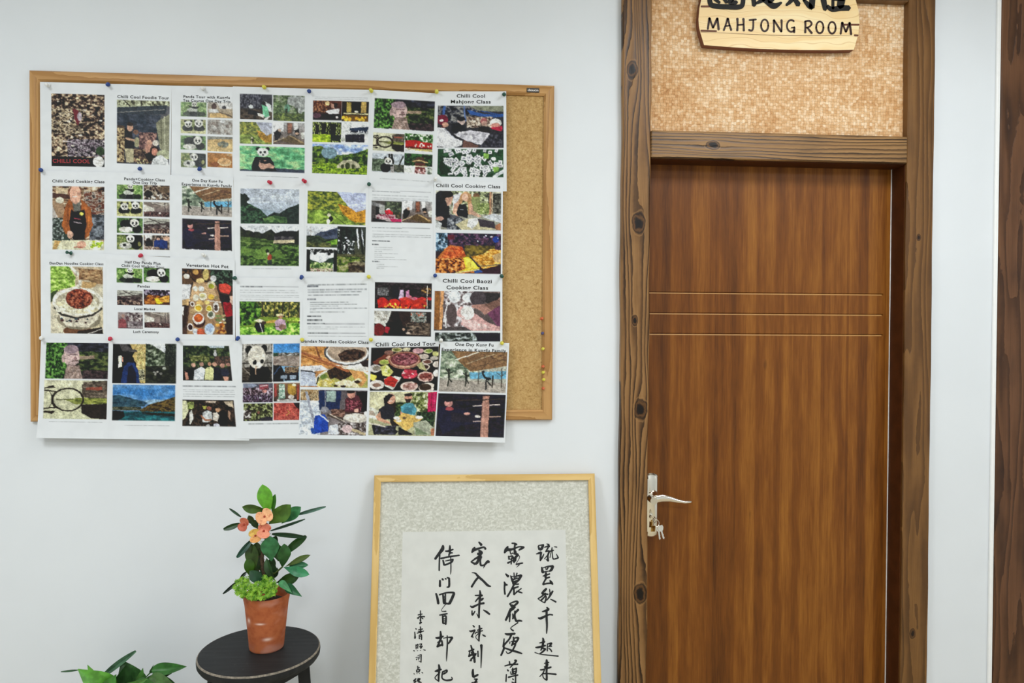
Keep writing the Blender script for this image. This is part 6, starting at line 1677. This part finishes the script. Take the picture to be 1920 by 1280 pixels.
# stem
g = G()
stp = [(502, 1120, 0), (499, 1095, 0), (494, 1070, .002), (491, 1045, 0), (496, 1020, 0), (503, 1000, -.002), (500, 980, 0)]
g.tube([at(a_, b_, PY+c_) for a_, b_, c_ in stp], [.0065, .0060, .0055, .0050, .0042, .0034, .002], 10)
for i in range(46):
    t = R_.random()*.8
    k = int(t*6); fr2 = t*6-k
    a_, b_ = stp[k], stp[k+1]
    P0 = Vector(at(a_[0]*(1-fr2)+b_[0]*fr2, a_[1]*(1-fr2)+b_[1]*fr2, PY))
    d_ = Vector((R_.uniform(-1, 1), R_.uniform(-1, .3), R_.uniform(-.1, .8))).normalized()
    g.tube([P0, P0+d_*.014], [.0011, .0002], 4)
smooth_by_angle(g.obj('stem', plain('thorny_stem', '4a3a28', .8, nscale=200, namp=.4), plant), 60)
g = G()
g.tube([at(494, 1070, PY), at(515, 1075, PY), at(530, 1062, PY-.005)], [.003, .0028, .002], 8)
smooth_by_angle(g.obj('stem', plain('green_stem', '41501f', .7), plant), 60)

# leaves: base, tip, width in photo pixels
PL(505, 966, 492, 908, 27, '5f9f2c', -.002, -.012, .1, .05, .10, wave=.03)
PL(512, 966, 516, 926, 12, '3f7a20', .004, .0, .6, .05, .15)
PL(502, 956, 454, 950, 17, '39541a', 0, -.02, .35, .07, .15)
PL(504, 982, 545, 946, 30, '44661e', 0, -.02, -.15, .08, .15, wave=.06)
PL(528, 981, 564, 950, 22, '2f6a3c', .006, 0, .1, .06, .1, wave=.06)
PL(556, 965, 611, 949.5, 6.5, '436454', .01, .0, 0, .03, .3, 'strap')
PL(507, 995, 572, 973, 5, '24412f', .004, -.01, .2, -.04, .3, 'strap')
PL(510, 1001, 574, 1007, 8.5, '1c361e', .0, -.02, .1, .05, .35, 'strap')
PL(534, 1037, 574, 1004, 15, '234a1e', .0, -.02, -.3, -.10, .25, 'strap')
PL(450, 981, 419, 992, 10, '24401f', 0, -.01, .2, .05, .3, 'strap')
PL(452, 969, 430, 953, 4.5, '25412c', .006, .0, 0, .03, .3, 'strap')
PL(478, 985, 466, 966, 12, '2f3f18', .006, .0, .3, .05, .2)
PL(486, 992, 470, 975, 12, '24401c', .008, .0, -.3, .05, .2)
PL(472, 1012, 444, 1045, 10, '24483a', 0, -.015, .1, .04, .3, 'strap')
PL(509, 1052, 505, 1005, 33, '2f6a3e', -.012, -.022, .1, .05, .08, 'obovate', wave=.04)
PL(529, 1064, 533, 1019, 24, '265222', .0, -.01, -.25, .08, .12, wave=.05)
PL(522, 1052, 518, 1018, 22, '25491f', .004, .0, .2, .06, .12)
PL(535, 1062, 582, 1040, 11, '435522', .0, -.012, .2, .05, .2)
PL(532, 1063, 580, 1077, 18, '327a50', -.008, -.028, -.1, .10, .15, wave=.04)
PL(540, 1063, 578, 1059, 13, '2b6841', .0, -.012, .3, .08, .2)
PL(543, 1066, 553, 1052, 10, '2c5c34', .004, .0, .3, .08, .2)
PL(518, 1092, 562, 1076, 21, '28481a', .0, -.014, -.3, .06, .2)
PL(516, 1088, 500, 1046, 14, '2c4a26', -.004, -.012, .5, .12, .35)
PL(478, 1072, 470, 1018, 24, '2c4413', .0, .0, .2, .06, .12)
PL(476, 1052, 482, 1016, 20, '263c12', .006, .004, -.2, .06, .12)
PL(470, 1082, 464, 1046, 19, '31540f', -.004, -.008, -.2, .06, .15)
PL(492, 1075, 486, 1040, 16, '26401c', .012, .008, .2, .06, .15)
PL(500, 1092, 514, 1056, 22, '1f3a1a', .014, .008, .1, .06, .12)
PL(496, 1096, 468, 1070, 20, '1c4028', -.014, -.026, .1, .08, .12)
PL(488, 1100, 494, 1068, 22, '1b3820', .006, .0, .1, .08, .12)
PL(462, 1072, 451, 1083, 6, '16281a', .0, -.006, .1, .05, .3, 'strap')
PL(454, 1083, 418, 1113, 6, '14241b', .0, -.016, .1, .05, .3, 'strap')
PL(524, 1090, 547, 1111, 13, '4b8a58', -.03, -.052, .1, .10, .25, 'heart')
PL(536, 1097, 566, 1118, 17, '265c38', -.02, -.045, -.1, .12, .15, 'heart')

PL(492, 1060, 478, 1030, 18, '213a12', .014, .012, .2, .06, .15)
PL(500, 1075, 512, 1045, 18, '1f3818', .016, .014, -.2, .06, .15)
PL(488, 1085, 470, 1052, 17, '243f14', .018, .016, .3, .06, .15)
PL(506, 1088, 520, 1064, 16, '1d3518', .012, .010, .1, .06, .15)
PL(498, 1012, 488, 990, 13, '2a4a1a', .012, .010, .1, .06, .15)
PL(505, 1030, 518, 1004, 15, '24461e', .014, .012, -.2, .06, .15)

# flowers: two rounded bracts around a small centre
def flower(px, py, rpx, ang, c1, c2, tilt=0.0, sub=1):
    cen = Vector(at(px, py, PY-.020))
    r = rpx*PXM
    view = (Vector(tuple(CAM))-cen).normalized()
    side = Vector((0, 0, 1)).cross(view).normalized()
    up = view.cross(side)
    nn = (view+side*tilt).normalized()
    a_ = (side*math.cos(ang)+up*math.sin(ang)); a_ = (a_-nn*a_.dot(nn)).normalized()
    b_ = nn.cross(a_)
    fl = empty('flower', cen)
    fl.parent = plant
    fl.location = cen-Vector(plant['_w'])
    fl['_w'] = tuple(cen)
    for s in (1, -1):
        v, f = [], []
        nr, na = 5, 18
        cc = a_*(s*r*.42)
        for i in range(nr+1):
            rr_ = i/nr
            for j in range(na):
                t = 2*math.pi*j/na
                q_ = cc + a_*(math.cos(t)*r*.60*rr_)+b_*(math.sin(t)*r*.88*rr_)
                d_ = q_.length/r
                v.append(cen+q_+nn*(r*.30*d_*d_ - (.0008 if s > 0 else 0) + r*.05*math.sin(t*3+px)*rr_))
        for i in range(nr):
            for j in range(na):
                k = (j+1) % na
                f.append((i*na+j, i*na+k, (i+1)*na+k, (i+1)*na+j))
        pm_ = mesh('petal', v, f, petalmat(c1 if s > 0 else c2), fl)
        smooth_by_angle(pm_, 80)
        md = pm_.modifiers.new('thick', 'SOLIDIFY'); md.thickness = .0007
    g = G().lathe([(.0022, 0), (.0028, .002), (.0015, .004)], cen-nn*.0005, 12, nn)
    g.obj('flower_centre', plain('flower_centre', '9c3a24', .6), fl)


def petalmat(h):
    k = 'petal'+h
    if k in M: return M[k]
    n = NT('petal_peach')
    x, y, z = n.xyz()
    f = n.noise(n.vec(x, y, z), 130.0, 2)
    b = lin(hx(h))
    c1 = tuple(float(min(v, 1)) for v in b*1.15)+(1,)
    c2 = tuple(float(v) for v in b*np.array([.85, .55, .5]))+(1,)
    M[k] = n.fin(n.mix(f.ss(.48, .72), c1, c2), .5, .3)
    return M[k]


flower(496, 968, 15, .5, 'e6b183', 'dfa377', -.1)
flower(458, 983, 12, 1.1, 'b9664c', 'b05a44', -.7)
flower(494.5, 995, 13.5, 1.35, 'd87f66', 'dc8f70', .1)
flower(479, 1004, 12.5, 1.8, 'd8b45c', 'd9a060', -.2)

# low light-green filler plant spilling over the rim: far too many sprigs to count
v, f, cidx = [], [], []
for i in range(430):
    t = R_.random()*2*math.pi
    rr_ = math.sqrt(R_.random())
    cx_, cy_ = 480+rr_*math.cos(t)*43, 1101+rr_*math.sin(t)*23
    if cx_ > 521: continue
    if 468 < cx_ < 492 and cy_ < 1092: continue
    dy = -.058-.010*R_.random()+.045*(1-(cy_-1078)/44.0)
    c = Vector(at(cx_, cy_, PY+dy))
    nn = Vector((R_.uniform(-.6, .6), -1+R_.uniform(-.3, .5), R_.uniform(.1, 1.2))).normalized()
    a_ = nn.orthogonal().normalized(); b_ = nn.cross(a_)
    k5 = 6
    ph = R_.random()*6
    for j in range(k5):
        th = ph+2*math.pi*j/k5
        d_ = (a_*math.cos(th)+b_*math.sin(th)+nn*.35).normalized()
        s_ = nn.cross(d_).normalized()
        ln2 = R_.uniform(.0045, .0070)
        k0 = len(v)
        v += [c, c+d_*ln2*.6+s_*.0014, c+d_*ln2, c+d_*ln2*.6-s_*.0014]
        f.append((k0, k0+1, k0+2, k0+3))
n = NT('sedum_green')
x, y, z = n.xyz()
mse = n.fin(n.mix(n.noise(n.vec(x, y, z), 110.0, 2).ss(.35, .65), '4c8018', '93bf3c'), .5, .3)
sd = mesh('sedum_filler', v, f, mse, plant)
sd['kind'] = 'stuff'

# ------------------------------------------------------------------ second plant, at the bottom edge of the picture
BY = -.21
pb = at(228, 1310, BY)
pz = float(pb[2])
pothos = empty('leafy_plant', (pb[0], BY, 0), 'bushy plant with glossy green pointed leaves at the bottom left below the board', 'potted plant')
smooth_by_angle(G().lathe([(.075, 0), (.080, .004), (.105, pz-.06), (.112, pz-.055), (.112, pz-.02), (.105, pz-.018), (.100, pz-.045)], (pb[0], BY, 0), 48).obj('planter', plain('grey_planter', '8b8d8c', .5), pothos), 45)
G().lathe([(.1, pz-.05), (.001, pz-.045)], (pb[0], BY, 0), 24).obj('soil', plain('soil_b', '2b2018', .95), pothos)


def QL(x0, y0, x1, y1, wpx, c, d0=0.0, d1=0.0, roll=0.0, bend=.1, fold=.12, shape='heart', **kw):
    return leaf(pothos, at(x0, y0, BY+d0), at(x1, y1, BY+d1), wpx*PXM*1.05, c, roll, bend, fold, shape, **kw)


QL(212, 1296, 146, 1254, 44, '569332', -.05, -.08, .1, .10, .12, wave=.04)
QL(182, 1276, 164, 1246, 14, '5c9438', -.02, -.03, .2)
QL(190, 1270, 255, 1220, 11, '4a6a50', -.01, .02, .1, .10, .5, 'strap')
QL(258, 1300, 228, 1237, 50, '2a5122', .0, .01, .1, .05, .12, wave=.03)
QL(222, 1290, 238, 1244, 36, '23461e', -.01, -.015, -.3, .05, .25)

QL(284, 1256, 350, 1249, 23, '34662a', -.01, -.02, .2, -.10, .25, wave=.03)
QL(272, 1284, 322, 1262, 20, '1f3f1a', .0, -.01, .3, .08, .3)
QL(262, 1286, 268, 1252, 18, '3f6c2c', -.02, -.03, .2)
QL(226, 1296, 276, 1272, 24, '55863c', -.06, -.07, -.2, .1, .2)
QL(196, 1300, 218, 1264, 30, '3f7a2c', -.065, -.07, .1, .1, .15)
QL(146, 1256, 114, 1259, 3.5, '3d5b40', -.05, -.08, 0, .1, .3, 'strap')
QL(280, 1270, 332, 1290, 24, '4c6b3a', -.04, -.05, .1, .12, .3)
QL(248, 1285, 310, 1300, 30, '3a6a2a', -.05, -.07, .2, .12, .2)
QL(282, 1262, 288, 1246, 6, '2d5426', .0, .0)
QL(290, 1276, 345, 1300, 26, '2b5624', .02, .01, .1, .1, .2)
for i in range(22):
    a_ = R_.uniform(0, 6.28)
    x0, y0 = 228+math.cos(a_)*25, 1316+R_.uniform(-8, 14)
    QL(x0, y0, 228+math.cos(a_)*R_.uniform(70, 105), y0+R_.uniform(-18, 60), R_.uniform(26, 40), R_.choice(['2f5c24', '3d7430', '264a20', '4c8436']), math.sin(a_)*.03, math.sin(a_)*.08-.03, R_.uniform(-.4, .4), .15, .2)
g = G()
for (x0, y0, x1, y1, c0) in ((228, 1330, 286, 1256, 0), (225, 1330, 200, 1270, -.02), (230, 1330, 240, 1265, .01), (228, 1330, 192, 1268, -.01), (230, 1330, 276, 1284, 0), (226, 1330, 182, 1276, -.02), (230, 1325, 282, 1268, -.03)):
    g.tube([at(x0, y0, BY), at((x0+x1)/2, (y0+y1)/2-6, BY+c0/2), at(x1, y1, BY+c0)], .0018, 6)
g.obj('stem', plain('stem_green', '3f6a2c', .6), pothos)

for o in bpy.data.objects:
    if '_w' in o:
        del o['_w']
